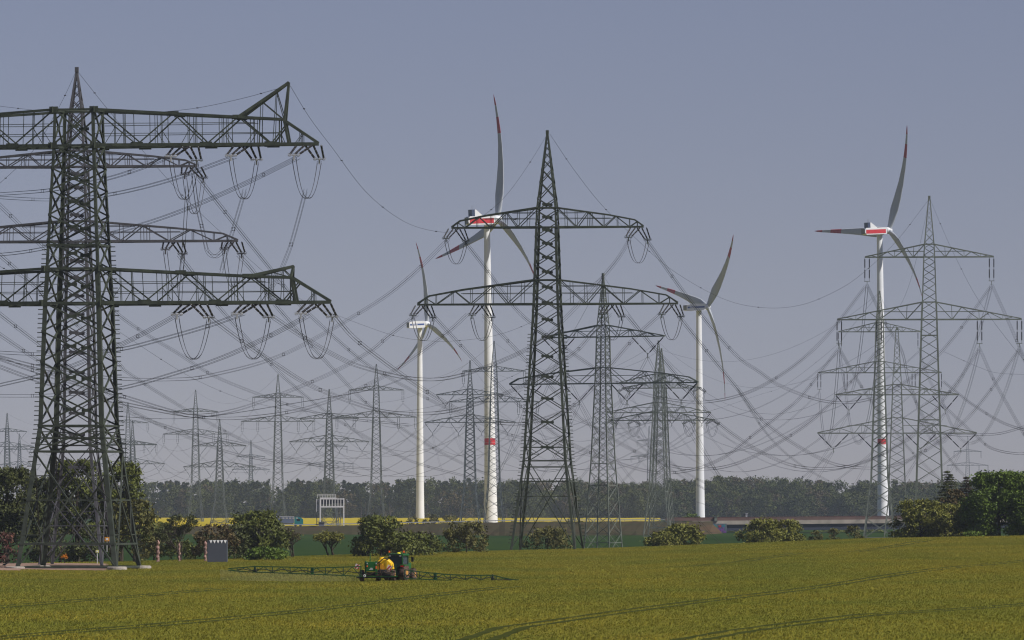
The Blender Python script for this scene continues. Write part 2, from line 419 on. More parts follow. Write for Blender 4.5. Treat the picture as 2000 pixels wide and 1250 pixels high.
                    for q in range(4):
                        o_ = Vector(((q % 2 - .5) * .55, 0, (q // 2 - .5) * .3)); pts = []
                        for i in range(15):
                            t = i / 14; p = pa + (pb - pa) * t; sag = (1 - (2 * t - 1) ** 4) if True else 0
                            shrink = 1 - .35 * (1 - abs(2 * t - 1))
                            mid = (pa + pb) / 2; p = mid + (p - mid) * 1.0
                            pts.append(p + o_ * shrink + Vector((0, 0, -jd * (1 - abs(2 * t - 1) ** 2.4) * (1 + .06 * (q // 2)))))
                        jm.tube(pts, .03, 4)
                    jm.build('jumper_loop', M_wire, armo)
                    A[(ai, sd_, pi)] = D
    return root
def string(mb, a, b, r, k=2):
    a = Vector(a); b = Vector(b); d = b - a
    mb.tube([a, b], r * .35, 4, mi=1, caps=False)
    for i in range(k):
        t0 = .08 + i * .88 / k; t1 = t0 + .88 / k * .8
        mb.tube([a + d * t0, a + d * t1], r, 5)
def ring(mb, c, r):
    pts = [Vector(c) + Vector((math.cos(t) * r * 1.1, 0, math.sin(t) * r)) for t in [i * math.pi / 4 for i in range(9)]]
    mb.tube(pts, .035, 3, mi=1, caps=False)

TOPF = ((0, 1), (.6, .62), (.9, .36), (1, .05))
TOPL = ((0, 1), (1, .04))
# near left, heavy four-circuit tower with outward horns
hv = dict(chord=.37, web=.10, dk=1.7, rails=((.32, .83), (.60, .72)), off=((-22, 24), (13, 28)), dep=2.5, spread=1.1, jump=72,
          nodes=[0, .19, .355, .50, .645, .79, .865, 1.0], verts=[.09, .14, .25, .30, .42, .46, .56, .60, .70, .74, .83, .92])
pylon('A', 'heavy dark green pylon at the left with two broad crossarms ending in raised horns', 154, 830,
      [(215, 93), (285, 97), (525, 123), (590, 132), (832, 150), (1107, 233)],
      [(286, 216, 470, ((0, 1), (.645, .76), (.84, .69), (1, .03)), 'T', (.45, .70, .962), {**hv, 'horn': (.645, (413, 166), .85)}),
       (593, 526, 494, ((0, 1), (.65, .76), (.83, .72), (1, .03)), 'T', (.462, .70, .952), {**hv, 'off': ((-27, 24), (20, 28)), 'jump': 76, 'horn': (.65, (422, 523), .83)})],
      rot=10, panels=[285, 330, 373, 421, 470, 525, 592, 648, 708, 770, 832, 882], style='X', steel=M_green, leg=.58, dia=.21, horiz=(832, 882, 480, 1062),
      gusset=True, big=True, heavy=True, feet=True, lshape=True, steps=(478, 1090))
tv = dict(chord=.27, web=.11, off=((-17, 22), (15, 25)), dep=2.2, spread=.85, jump=42, nodes=[0, .22, .36, .54, .68, .84, .93, 1.0], verts=[.1, .22, .36, .40, .54, .70, .84, .93], rails=((.45, .62), (.75, .3)))
pylon('B', 'dark purplish grey pylon seen through the heavy near pylon, its spike rising above it', 150, 880,
      [(138, 4), (215, 28), (325, 46), (470, 54), (590, 66), (870, 78), (1106, 142)],
      [(326, 294, 236, TOPF, 'T', (.955,), {**tv, 'off': ((-8, 18), (18, 22)), 'jump': 66}), (472, 432, 316, TOPF, 'T', (.60, .965), {**tv, 'off': ((-10, 18), (14, 24)), 'jump': 62})],
      rot=7, style='X', ratio=.6, steel=M_steelb, leg=.38, dia=.14, gusset=True, lshape=True, horiz=(870,))
pylon('C', 'tall dark green pylon at the centre with wire loops under both arms', 1069, 1080,
      [(260, 4), (405, 43), (444, 47), (594, 58), (640, 63), (900, 96), (1078, 145)],
      [(444, 406, 187, TOPF, 'T', (.95,), tv), (594, 547, 254, TOPF, 'T', (.50, .955), tv)],
      rot=8, style='X', ratio=.6, steel=M_green, leg=.38, dia=.15, gusset=True, big=True, lshape=True, steps=(650, 1060), horiz=(912, 940))
iv = dict(chord=.22, web=.10, len=47, nodes=[0, .18, .30, .5, .62, .78, .9], verts=[.18, .5, .78], rails=((.45, .55),))
pylon('E', 'slender tall pylon behind the right-hand trees with paired vertical insulators', 1815, 1300,
      [(387, 3), (477, 20), (502, 23), (590, 29), (623, 32), (760, 41), (972, 56), (1090, 86)],
      [(502, 477, 125, TOPL, 'I', (1.0,), iv), (624, 590, 179, TOPL, 'I', (1.0, .545), iv)],
      rot=5, style='Z', ratio=.62, steel=M_steel, leg=.30, dia=.14, horiz=(655, 820))
vv = dict(chord=.22, web=.10, len=35, nodes=[0, .2, .4, .5, .7, .85, 1], verts=[.4, .7], rails=((.5, .6),))
pylon('K', 'grey pylon with V-shaped insulators just right of the tall green centre pylon', 1178, 1360,
      [(538, 2), (635, 24), (657, 26), (717, 29), (748, 32), (905, 48), (1080, 76)],
      [(658, 635, 118, TOPL, 'V', ((.46, 1.0),), vv), (749, 718, 182, TOPF, 'V', ((.08, .43), (.65, 1.0)), vv)],
      rot=28, style='X', ratio=.66, steel=M_steel, leg=.22, dia=.10, horiz=(905, 948, 1060))
pylon('G', 'slim grey pylon with V-shaped insulators between the two right-hand suspension pylons', 1752, 1500,
      [(643, 5), (750, 18), (771, 19), (846, 25), (980, 36), (1080, 58)],
      [(771, 751, 120, TOPL, 'V', ((.56, 1.0),), {**vv, 'len': 31}), (846, 816, 155, TOPL, 'V', ((.1, .50), (.60, 1.0)), {**vv, 'len': 31})],
      rot=3, style='Z', ratio=.55, steel=M_steel, leg=.24, dia=.12)
pylon('F', 'pylon in front of the right-hand turbine mast, splayed feet before the bridge', 1718, 1900,
      [(571, 2), (630, 16), (648, 17), (710, 20), (728, 21), (935, 36), (1050, 66)],
      [(648, 630, 80, TOPL, 'I', (1.0,), {**iv, 'len': 32}), (728, 706, 120, TOPL, 'I', (1.0, .55), {**iv, 'len': 32})],
      rot=6, style='X', ratio=.6, steel=M_steel, leg=.34, dia=.15)
pylon('D', 'front of two overlapping pylons left of the slim turbine, with V-shaped insulators', 1286, 2100,
      [(668, 2), (730, 16), (748, 18), (808, 23), (962, 38), (1047, 60)],
      [(747, 730, 76, TOPL, 'V', ((.46, 1.0),), {**vv, 'len': 20}), (806, 786, 102, TOPL, 'V', ((.08, .43), (.65, 1.0)), {**vv, 'len': 22})],
      rot=12, style='X', ratio=.7, steel=M_steel, leg=.28, dia=.12, horiz=(960,))
pylon('D2', 'rear of two overlapping pylons left of the slim turbine, with short slanting strings', 1292, 2180,
      [(683, 2), (745, 17), (758, 19), (821, 25), (950, 36), (1030, 50)],
      [(758, 744, 77, TOPL, 'T', (.95,), {**tv, 'off': ((-8, 7), (8, 7)), 'jump': 22, 'web': .12, 'chord': .26}), (821, 802, 103, TOPL, 'T', (.52, .955), {**tv, 'off': ((-8, 7), (8, 7)), 'jump': 22, 'web': .12, 'chord': .26})],
      rot=14, style='X', ratio=.62, steel=M_steel, leg=.34, dia=.14, basez=1.5)
def far_i(key, label, x, Y, pk, y1, h1, y2, h2, base, group=None, sc=1.0):
    k = h2
    pylon(key, label, x, Y, [(pk, 1.5), (y1, .135 * k), (y2, .18 * k), (base - (base - y2) * .32, .28 * k), (base, .46 * k)],
          [(y1, y1 - .16 * h1, h1, TOPL, 'I', (1.0,), {**iv, 'len': .28 * h2, 'chord': .26, 'web': .13}), (y2, y2 - .16 * h2, h2, TOPL, 'I', (1.0, .55), {**iv, 'len': .28 * h2, 'chord': .26, 'web': .13})],
          rot=5, style='Z', ratio=.62, steel=M_far, leg=.34, dia=.17, group=group)
def far_v(key, label, x, Y, pk, y1, h1, y2, h2, base, group=None):
    k = h2
    pylon(key, label, x, Y, [(pk, 1.5), (y1, .135 * k), (y2, .18 * k), (base - (base - y2) * .32, .28 * k), (base, .46 * k)],
          [(y1, y1 - .17 * h1, h1, TOPL, 'V', ((.46, 1.0),), {**vv, 'len': .24 * h2, 'chord': .27, 'web': .13}), (y2, y2 - .17 * h2, h2, TOPL, 'V', ((.08, .43), (.65, 1.0)), {**vv, 'len': .24 * h2, 'chord': .27, 'web': .13})],
          rot=5, style='X', ratio=.6, steel=M_far, leg=.34, dia=.16, group=group)
far_i('T', 'grey suspension pylon crossing the foot of the tallest turbine mast', 965, 2500, 668, 725, 62, 785, 87, 1017)
far_v('R', 'grey pylon with V-shaped insulators just left of the tallest turbine mast', 918, 2520, 706, 771, 66, 825, 89, 1020)
far_i('J', 'grey suspension pylon between the white gantry and the left turbine mast', 735, 2860, 713, 762, 54, 815, 79, 1021)
far_i('I', 'grey suspension pylon rising behind the teal lorry on the motorway', 543, 3100, 733, 776, 50, 823, 72, 1016)
far_i('L', 'taller of two grey pylons above the yellow field left of the lorry', 382, 3500, 763, 804, 44, 848, 64, 1012)
far_i('M', 'taller of two hazy pylons just right of the heavy green pylon', 250, 3900, 787, 826, 40, 868, 57, 1008)
far_v('N', 'grey pylon with V-shaped insulators directly behind the white sign gantry', 643, 2850, 762, 817, 58, 863, 78, 1018)
far_v('O', 'shorter of two grey pylons above the yellow field left of the lorry', 429, 3200, 820, 871, 52, 912, 71, 1016)
far_v('Q2', 'shorter of two hazy pylons just right of the heavy green pylon', 259, 3550, 823, 869, 47, 906, 63, 1012)
far_v('Q', 'small hazy pylon rising behind the wood left of the lorry', 490, 5600, 860, 892, 28, 917, 37, 1000)
far_i('H', 'small hazy pylon behind the wood above the copper-coloured conifer at right', 1890, 5700, 853, 882, 27, 909, 40, 1000)
far_v('U', 'hazy pylon at the left edge of the picture beyond the trees, taller of two', 14, 4000, 808, 843, 39, 872, 52, 1005)
far_v('U2', 'hazy pylon at the left edge of the picture beyond the trees, shorter of two', 38, 4800, 848, 878, 30, 908, 42, 1000)
far_i('W2', 'tiny hazy pylon seen behind the lattice of the gantry pylon', 648, 5300, 838, 872, 31, 906, 43, 1000)
far_i('X2', 'tiny hazy pylon between the centre green pylon and the overlapping pair', 1268, 5400, 833, 861, 24, 892, 36, 1000)

# ------------------------------------------------------------ overhead wires
def catm(pts, n):
    P_ = [pts[0] * 2 - pts[1]] + pts + [pts[-1] * 2 - pts[-2]]; out = []
    for i in range(len(pts) - 1):
        p0, p1, p2, p3 = P_[i:i + 4]
        for k in range(n):
            t = k / n; out.append(.5 * ((2 * p1) + (p2 - p0) * t + (2 * p0 - 5 * p1 + 4 * p2 - p3) * t * t + (3 * p1 - p0 - 3 * p2 + p3) * t ** 3))
    out.append(pts[-1]); return out
def bundle(label, pts, nsub=4, r=.027, sp=.21, spacer=0, group=None, d=None):
    mb = MB(); offs = {4: ((-sp, -sp), (sp, -sp), (sp, sp), (-sp, sp)), 2: ((-sp, 0), (sp, 0)), 1: ((0, 0),)}[nsub]
    Ls = [0]
    for a, b in zip(pts[:-1], pts[1:]): Ls.append(Ls[-1] + (b - a).length)
    for ox, oz in offs:
        q = [p + Vector((ox, 0, oz)) for p in pts]; mb.tube(q, r, 4, caps=False)
    name = 'earth_wire' if nsub == 1 else 'conductor_bundle'
    o = mb.build(name, M_wire); tag(o, label, 'power line' if nsub > 1 else 'earth wire', group)
    if spacer:
        n = spacer; k = 0
        for i in range(n):
            target = (i + .5) / n * Ls[-1]
            while Ls[k + 1] < target: k += 1
            c = pts[k]; sb = MB(); e = sp * 1.3
            if nsub == 4:
                for sx in (-1, 1): sb.bar(c + Vector((sx * sp * .8, 0, -e)), c + Vector((sx * sp * .8, 0, e)), .06)
                for sz in (-1, 1): sb.bar(c + Vector((-e, 0, sz * sp)), c + Vector((e, 0, sz * sp)), .06)
            elif nsub == 1:
                sb.tube([c + Vector((-.14, 0, 0)), c + Vector((.16, 0, 0))], .075, 6)
            else: sb.bar(c + Vector((-e, 0, 0)), c + Vector((e, 0, 0)), .09)
            sb.build('spacer' if nsub > 1 else 'marker_clamp', M_wire, o)
    return o
def wpx(label, px, Y0, Y1, nsub=4, **k):
    xs = [math.hypot(b[0] - a[0], b[1] - a[1]) for a, b in zip(px[:-1], px[1:])]; T = [0]
    for x in xs: T.append(T[-1] + x)
    pts = [Vector((p[0], p[1], 0)) for p in px]; c = catm(pts, 7); n = len(c) - 1
    out = []
    for i, p in enumerate(c):
        j = min(i // 7, len(px) - 2); f = i / 7 - j; t = (T[j] + (T[j + 1] - T[j]) * f) / T[-1]
        out.append(P(p.x, p.y, Y0 + (Y1 - Y0) * t))
    k['spacer'] = max(1, round(T[-1] / (170 if nsub > 1 else 120))); return bundle(label, out, nsub, **k)
GW = None
wp = [
 # label, points, Y0, Y1, nsub, spacer
 ('conductor bundle running left from the inner upper insulators of the heavy near pylon', [(336, 304), (270, 330), (205, 350), (100, 371), (-30, 381)], 828, 1000, 4, 18),
 ('conductor bundle running left from the middle upper insulators of the heavy near pylon', [(459, 306), (330, 352), (208, 381), (100, 390), (-30, 384)], 828, 1020, 4, 18),
 ('conductor bundle running left from the outer upper insulators of the heavy near pylon', [(583, 307), (462, 366), (330, 421), (200, 460), (60, 490), (-30, 500)], 828, 1020, 4, 14),
 ('steep conductor bundle dropping from the inner upper arm of the heavy near pylon', [(366, 366), (361, 445), (356, 524), (352, 592)], 838, 900, 4, 14),
 ('steep conductor bundle dropping from the middle upper arm of the heavy near pylon', [(478, 372), (458, 440), (444, 485), (432, 530)], 838, 900, 4, 9),
 ('steep conductor bundle dropping from the outer upper tip of the heavy pylon', [(597, 372), (582, 430), (566, 485), (545, 535), (520, 580)], 838, 900, 4, 9),
 ('slack loop of conductors hanging between the two arms of the purplish pylon', [(377, 340), (385, 400), (397, 455), (405, 490), (420, 501), (435, 490), (445, 472)], 882, 884, 4, 4),
 ('conductor bundle descending right from the upper arm of the purplish pylon', [(388, 348), (460, 440), (530, 527), (590, 600), (694, 694), (752, 733), (872, 797), (1000, 850), (1100, 872)], 884, 1500, 4, 40),
 ('conductor bundle descending right from the inner lower insulators of the purplish pylon', [(349, 497), (374, 530), (424, 596), (546, 728), (639, 806), (720, 856), (804, 901), (930, 935)], 884, 1700, 4, 50),
 ('conductor bundle descending right from the outer lower insulators of the purplish pylon', [(465, 497), (496, 532), (540, 598), (661, 732), (726, 795), (846, 875), (960, 930), (1060, 960)], 884, 1700, 4, 50),
 ('conductor bundle from the outer lower insulators of the heavy pylon to the centre pylon', [(653, 616), (703, 670), (820, 756), (913, 808), (1000, 828), (1080, 812), (1140, 775), (1229, 671), (1290, 613)], 833, 1078, 4, 22),
 ('conductor bundle from the middle lower insulators of the heavy pylon to the centre pylon', [(530, 617), (587, 655), (650, 692), (710, 718), (812, 740), (903, 732), (1036, 678), (1114, 611), (1197, 518), (1231, 466)], 833, 1078, 4, 22),
 ('conductor bundle from the inner lower insulators of the heavy pylon to the centre pylon', [(407, 617), (472, 666), (540, 712), (611, 755), (726, 798), (815, 808), (900, 798), (1010, 758), (1114, 695), (1156, 652), (1192, 614)], 833, 1078, 4, 22),
 ('conductor bundle falling left from the inner lower insulators of the heavy near pylon', [(351, 612), (286, 648), (223, 679), (120, 722), (0, 752), (-30, 757)], 828, 960, 4, 12),
 ('conductor bundle falling left from the middle lower insulators of the heavy near pylon', [(476, 612), (405, 637), (310, 664), (223, 684), (100, 692), (-30, 687)], 828, 960, 4, 14),
 ('conductor bundle falling left from the outer lower insulators of the heavy near pylon', [(601, 617), (529, 655), (440, 696), (346, 728), (226, 760), (100, 772), (-30, 773)], 828, 990, 4, 16),
 ('conductor bundle from the upper left arm of the centre pylon sweeping down left', [(876, 467), (800, 541), (720, 600), (554, 692), (416, 732), (340, 741), (225, 739), (100, 722), (-30, 690)], 1078, 900, 4, 24),
 ('conductor bundle from the outer lower left arm of the centre pylon sweeping left', [(815, 614), (758, 657), (720, 688), (629, 737), (476, 796), (382, 812), (335, 803), (226, 770), (100, 735), (-30, 690)], 1078, 900, 4, 24),
 ('conductor bundle from the inner lower left arm of the centre pylon sweeping left', [(913, 614), (865, 656), (752, 734), (616, 792), (489, 815), (380, 813), (228, 785), (80, 745), (-30, 705)], 1078, 900, 4, 26),
 ('flat sagging conductor pair crossing above the distant pylons at left', [(225, 813), (327, 818), (420, 812), (560, 790), (720, 762), (800, 735)], 1200, 1100, 2, 30),
 ('conductor bundle descending from the left edge across the heavy near pylon', [(-30, 372), (90, 488), (221, 606), (286, 653), (346, 689), (416, 733), (500, 768), (572, 793), (660, 815), (800, 830)], 900, 1500, 4, 50),
 ('lower conductor bundle descending from the left edge across the heavy near pylon', [(-30, 472), (86, 575), (226, 705), (254, 731), (382, 811), (509, 876), (590, 902), (700, 925)], 900, 1600, 4, 50),
 ('lowest conductor bundle descending from the left edge across the heavy near pylon', [(-30, 590), (80, 675), (228, 780), (278, 813), (346, 845), (460, 887), (590, 906), (760, 918)], 900, 1600, 4, 50),
 ('conductor bundle at the left edge falling towards the heavy near pylon', [(-30, 633), (80, 707), (230, 795), (350, 840), (480, 868)], 900, 1300, 4, 30),
 ('conductor bundle from the upper left arm of the centre pylon to the slender pylon', [(904, 467), (953, 530), (1010, 606), (1060, 648), (1114, 687), (1220, 755), (1311, 781), (1388, 784), (1469, 763), (1550, 715), (1619, 651), (1690, 560)], 1082, 1300, 4, 26),
 ('conductor bundle from the upper right arm of the centre pylon to the slender pylon', [(1262, 468), (1350, 590), (1434, 690), (1480, 724), (1525, 754), (1603, 782), (1670, 785), (1735, 765), (1809, 716), (1869, 651), (1935, 560)], 1082, 1300, 4, 26),
 ('conductor bundle from the outer lower left arm of the centre pylon sagging right', [(846, 616), (900, 675), (958, 735), (1028, 803), (1116, 867), (1254, 918), (1340, 920), (1414, 893), (1473, 848), (1527, 807), (1566, 773), (1637, 682)], 1082, 1300, 4, 30),
 ('conductor bundle from the inner lower left arm of the centre pylon sagging right', [(944, 616), (1028, 704), (1114, 797), (1149, 828), (1254, 888), (1340, 915), (1440, 905), (1560, 840), (1640, 770), (1716, 682)], 1082, 1300, 4, 30),
 ('conductor bundle from the inner lower right arm of the centre pylon sagging right', [(1224, 616), (1284, 688), (1340, 755), (1404, 827), (1496, 888), (1577, 914), (1680, 905), (1780, 850), (1865, 752), (1912, 682)], 1082, 1300, 4, 30),
 ('conductor bundle from the outer lower right arm of the centre pylon sagging right', [(1325, 617), (1380, 685), (1445, 765), (1496, 827), (1587, 888), (1660, 912), (1760, 905), (1867, 837), (1927, 772), (1989, 684)], 1082, 1300, 4, 30),
 ('conductor bundle leaving at right from the upper arm of the slender pylon', [(1938, 558), (1966, 620), (1995, 687), (2040, 790)], 1298, 1150, 4, 14),
 ('conductor bundle leaving at right from the inner lower arm of the slender pylon', [(1914, 682), (1940, 740), (1973, 800), (2005, 855), (2040, 905)], 1298, 1150, 4, 14),
 ('short conductor bundle leaving at right from the outer lower tip of the slender pylon', [(1990, 683), (2006, 715), (2040, 790)], 1298, 1200, 4, 10),
 ('conductor bundle falling right from the upper left arm of the slender pylon', [(1694, 558), (1730, 632), (1762, 687), (1782, 770), (1844, 881), (1896, 941), (1960, 985)], 1302, 1700, 4, 40),
 ('conductor bundle falling right from the outer lower left arm of the slender pylon', [(1641, 684), (1662, 721), (1701, 783), (1750, 845), (1790, 892), (1850, 950)], 1302, 1700, 4, 40),
 ('conductor bundle sagging off the right edge from the upper arm of the slim pylon', [(1842, 745), (1876, 772), (1904, 793), (1964, 828), (2040, 850)], 1500, 1450, 4, 16),
 ('conductor bundle curving up to the right edge from the slim pylon lower arm', [(1800, 840), (1870, 850), (1911, 849), (1961, 845), (2040, 820)], 1500, 1450, 4, 16),
 ('lowest conductor bundle running off the right edge above the trees', [(1840, 790), (1905, 850), (1938, 876), (1990, 886), (2040, 880)], 1500, 1450, 4, 16),
 ('faint conductor bundle crossing low in front of the wood at right', [(1440, 760), (1500, 850), (1560, 905), (1640, 950), (1720, 975)], 1700, 1900, 4, 40),
 ('faint conductor bundle descending in front of the wood at centre right', [(1150, 750), (1230, 850), (1330, 930), (1450, 985), (1530, 1008)], 1600, 2100, 4, 50),
 ('faint conductor bundle descending to the bridge from the left of the slim blue-striped turbine', [(1190, 800), (1290, 890), (1390, 950), (1480, 985), (1590, 1020)], 1600, 2050, 4, 50),
]
for lb, px, Y0, Y1, ns, spc in wp: wpx(lb, px, Y0, Y1, ns, spacer=spc)
ew = [
 ('earth wire from the raised heavy pylon horn dipping to the centre pylon spike', [(567, 168), (605, 230), (650, 290), (716, 376), (790, 433), (860, 453), (900, 446), (947, 419), (989, 381), (1030, 325), (1068, 264)], 830, 1080, 11),
 ('earth wire running left from the raised horn of the heavy near pylon', [(561, 168), (470, 193), (370, 213), (250, 222), (120, 220), (-30, 204)], 830, 980, 12),
 ('earth wire from the spike of the purplish pylon falling right behind the arms', [(152, 140), (210, 213), (275, 290), (356, 381), (437, 459), (520, 535), (600, 592), (664, 618), (768, 655), (841, 666), (898, 665), (968, 655), (1038, 629), (1110, 585), (1177, 541)], 880, 1360, 30),
 ('earth wire falling left from the spike of the purplish pylon', [(148, 140), (130, 180), (105, 228), (60, 300), (-30, 385)], 880, 960, 14),
 ('earth wire from the centre pylon spike dipping to the slender pylon spike', [(1074, 262), (1120, 330), (1175, 400), (1239, 463), (1312, 527), (1411, 583), (1492, 601), (1567, 595), (1639, 565), (1688, 531), (1750, 472), (1814, 390)], 1080, 1300, 11),
 ('earth wire falling right from the slender pylon spike to the frame edge', [(1817, 390), (1840, 445), (1867, 504), (1911, 586), (1982, 682), (2040, 745)], 1300, 1200, 10),
 ('earth wire rising right towards the spike in front of the banded turbine', [(1240, 830), (1360, 810), (1480, 772), (1537, 750), (1631, 677), (1662, 640), (1717, 573)], 2100, 1900, 40),
 ('long thin earth wire crossing from the left edge over the distant pylons', [(-30, 505), (100, 572), (221, 641), (387, 744), (538, 796), (720, 808), (860, 790), (1000, 735), (1050, 705)], 900, 1400, 40),
 ('thin wire stretched low in front of the dark wood at left', [(260, 1001), (400, 1000), (520, 997), (640, 988)], 3000, 3000, 200),
 ('faint thin wire sagging to the right edge beyond the slender pylon', [(1844, 687), (1909, 716), (1953, 729), (2040, 732)], 1500, 1400, 40),
]
for lb, px, Y0, Y1, spc in ew: wpx(lb, px, Y0, Y1, 1, r=.026, spacer=spc)
def span(ka, kb, da, db, sag, nsub=2, arms=None, peak=True):
    A, B = ATT[ka], ATT[kb]
    sn = {-1: 'left', 1: 'right'}; an = {0: 'upper', 1: 'lower'}
    for kk in A:
        if kk == 'peak':
            if not peak: continue
            a, b = A['peak'], B['peak']; sg = sag * .75; lb = f'faint earth wire from spike of {da} to {db}'; ns = 1
        else:
            if kk not in B: continue
            a, b = A[kk]['R'], B[kk]['L']; sg = sag; ns = nsub
            pos = '' if kk[0] == 0 else (' inner' if (kk[2] == 0) == ('V' == 'V') and kk[2] == 0 else ' outer')
            lb = f'faint conductors,{pos} {an[kk[0]]} {sn[kk[1]]} arm, {da} to {db}'
        m = 18; pts = [a + (b - a) * (i / m) + Vector((0, 0, -4 * sg * (i / m) * (1 - i / m))) for i in range(m + 1)]
        bundle(lb[:150], pts, ns, r=.030 if a.y > 2300 else .026, sp=.25, spacer=0)
sp = [('F', 'D2', 'bridge-side pylon', 'rear twin pylon', 15), ('D2', 'T', 'rear twin pylon', 'tallest-mast pylon', 15), ('T', 'J', 'tallest-mast pylon', 'pylon right of gantry', 14),
      ('J', 'I', 'pylon right of gantry', 'lorry pylon', 13), ('I', 'L', 'lorry pylon', 'tall yellow-field pylon', 14), ('L', 'M', 'tall yellow-field pylon', 'tall heavy-tower neighbour', 14),
      ('D', 'R', 'front twin pylon', 'V-string mast pylon', 15), ('R', 'N', 'V-string mast pylon', 'gantry pylon', 14), ('N', 'O', 'gantry pylon', 'short yellow-field pylon', 14),
      ('O', 'Q2', 'short yellow-field pylon', 'short heavy-tower neighbour', 14), ('Q2', 'U', 'short heavy-tower neighbour', 'left-edge pylon', 12), ('G', 'D', 'slim V-string pylon', 'front twin pylon', 20),
      ('K', 'G', 'centre V-string pylon', 'slim V-string pylon', 34), ('R', 'K', 'V-string mast pylon', 'centre V-string pylon', 26)]
for a, b, da, db, sg in sp: span(a, b, da, db, sg, nsub=2)
span('E', 'F', 'slender pylon', 'bridge-side pylon', 18, nsub=4)

# ------------------------------------------------------------ wind turbines
def turbine(label, Y, hub, tips, Rp, towtop, towbase, w0, w1, kind, nac, band=None):
    s = Y / F; base = P(towbase[0], 985, Y); gzv = G(base.x, Y); base.z = gzv
    root = empty('wind_turbine', base, 0, label, 'wind turbine')
    top = P(*towtop, Y) - base; zt = top.z
    mb = MB(); N_ = 26; pts = []; rr = []
    zb = (CZ - (band[0] - HY) * s) - base.z if band else None; za = (CZ - (band[1] - HY) * s) - base.z if band else None
    zs = sorted(set([0, zt] + [zt * i / 14 for i in range(1, 14)] + ([za, zb] if band else [])))
    def rad(z): return (w1 + (w0 - w1) * (z / zt) ** .8) * s / 2
    def seg(z0, z1, mi):
        zz = [z for z in zs if z0 - 1e-6 <= z <= z1 + 1e-6]
        mb.tube([Vector((top.x * z / zt, 0, z)) for z in zz], [rad(z) for z in zz], 28, mi, caps=False)
    if band: seg(0, za, 0); seg(za, zb, 1); seg(zb, zt, 0)
    else: seg(0, zt, 0)
    mb.build('tower', [M_white, M_red], root, smooth=False)
    for p in root.children[0].data.polygons:
        if len(p.vertices) == 4: p.use_smooth = True
    jr = MB()                                                  # dark joint rings between tower segments
    for z in ([zt * .02 * i for i in range(1, 19)] if band else [zt * .2, zt * .45, zt * .72]):
        jr.tube([Vector((top.x * z / zt, 0, z - .05)), Vector((top.x * z / zt, 0, z + .05))], rad(z) + .015, 28, caps=False)
    jr.build('joint_ring', mat('joint_grey', (.40, .40, .38), .7), root)
    H = P(*hub, Y) - base; ax = Vector((.88, .44, .05)).normalized()
    side = Vector((0, 0, 1)).cross(ax).normalized(); up = ax.cross(side) * -1
    if up.z < 0: up = -up
    rot = Matrix((ax, side, up)).transposed()
    L, hgt = nac                                               # pixels
    Lm = L * s / ax.x; hm = hgt * s; nroot = empty('nacelle', H - ax * (2.4) , 0); nroot.parent = root
    nroot.name = 'nacelle'
    nb_ = MB(); prof = [(-Lm, -.46), (-Lm * .98, .40), (-Lm * .55, .52), (-.6, .50), (0, .36), (0, -.36), (-.6, -.5), (-Lm * .6, -.54)]
    if kind == 'red': prof = [(-Lm, -.15), (-Lm * .985, .20), (-Lm * .93, .42), (-Lm * .6, .40), (-.6, .42), (0, .36), (0, -.4), (-.6, -.46), (-Lm * .93, -.46)]
    wd = 2.1
    vs_ = []
    for sgn in (-1, 1):
        for (a, b) in prof: vs_.append(rot @ Vector((a, sgn * wd, b * hm)))
    n = len(prof)
    nb_.add(vs_, [tuple(range(n)), tuple(range(n, 2 * n))[::-1]] + [((i + 1) % n, i, n + i, n + (i + 1) % n) for i in range(n)])
    body = nb_.build('nacelle_shell', M_white, root); body.location = H - ax * 2.4
    bpy.data.objects.remove(nroot)
    nr = body
    rear = MB(); rear.box(rot @ Vector((-Lm - .04, 0, -.02 * hm)), (.12, wd * 1.85, hm * .7), rot=rot.to_3x3() if False else rot); rear.build('rear_panel', M_grey, nr)
    # stripes along both flanks
    for sgn in (-1, 1):
        st = MB()
        if kind == 'red': st.box(rot @ Vector((-Lm * .5, sgn * (wd + .03), -.08 * hm)), (Lm * .9, .05, hm * .52), rot=rot); st.build('red_stripe', M_red, nr)
        else: st.box(rot @ Vector((-Lm * .5, sgn * (wd + .03), 0)), (Lm * .88, .05, hm * .24), rot=rot); st.build('blue_stripe', M_blue, nr)
    if kind == 'blue':
        cu = bpy.data.curves.new('nacelle_lettering', 'FONT'); cu.body = 'Eurocon'; cu.size = hm * .27; cu.extrude = .01; cu.offset = .03; cu.align_x = 'LEFT'; cu.align_y = 'CENTER'
        t = bpy.data.objects.new('nacelle_lettering', cu); COL.objects.link(t); t.parent = nr; cu.materials.append(M_white)
        bpy.context.view_layer.update(); me_ = bpy.data.meshes.new_from_object(t.evaluated_get(bpy.context.evaluated_depsgraph_get())); bpy.data.objects.remove(t)
        t = bpy.data.objects.new('nacelle_lettering', me_); COL.objects.link(t); t.parent = nr
        sg = -1 if side.y > 0 else 1
        t.location = rot @ Vector((-Lm * .83, sg * (wd + .08), 0))
        xd = ax; zd = (side * sg).normalized(); yd = zd.cross(xd)
        t.rotation_euler = Matrix((xd, yd, zd)).transposed().to_euler()
    else:
        ck = MB(); ck.box(rot @ Vector((-Lm * .80, 0, hm * .72)), (1.6, wd * 1.9, hm * .78), rot=rot); ck.build('cooler', M_navy, nr)
        fn = MB(); pr = [(-Lm * .74, .36), (-Lm * .74, 1.1), (-Lm * .70, 1.1), (-Lm * .42, .38)]
        for sgn in (-1, 1):
            fn.prism([rot @ Vector((a, sgn * wd * .96, b * hm)) for a, b in pr], None, rot @ Vector((0, -sgn * .25, 0)))
        fn.build('cooler_fin', M_white, nr)
        an = MB()
        for q in (-.78, -.74): an.bar(rot @ Vector((Lm * q, 0, hm * 1.1)), rot @ Vector((Lm * q, 0, hm * 1.55)), .09)
        an.build('wind_vane', M_grey, nr)
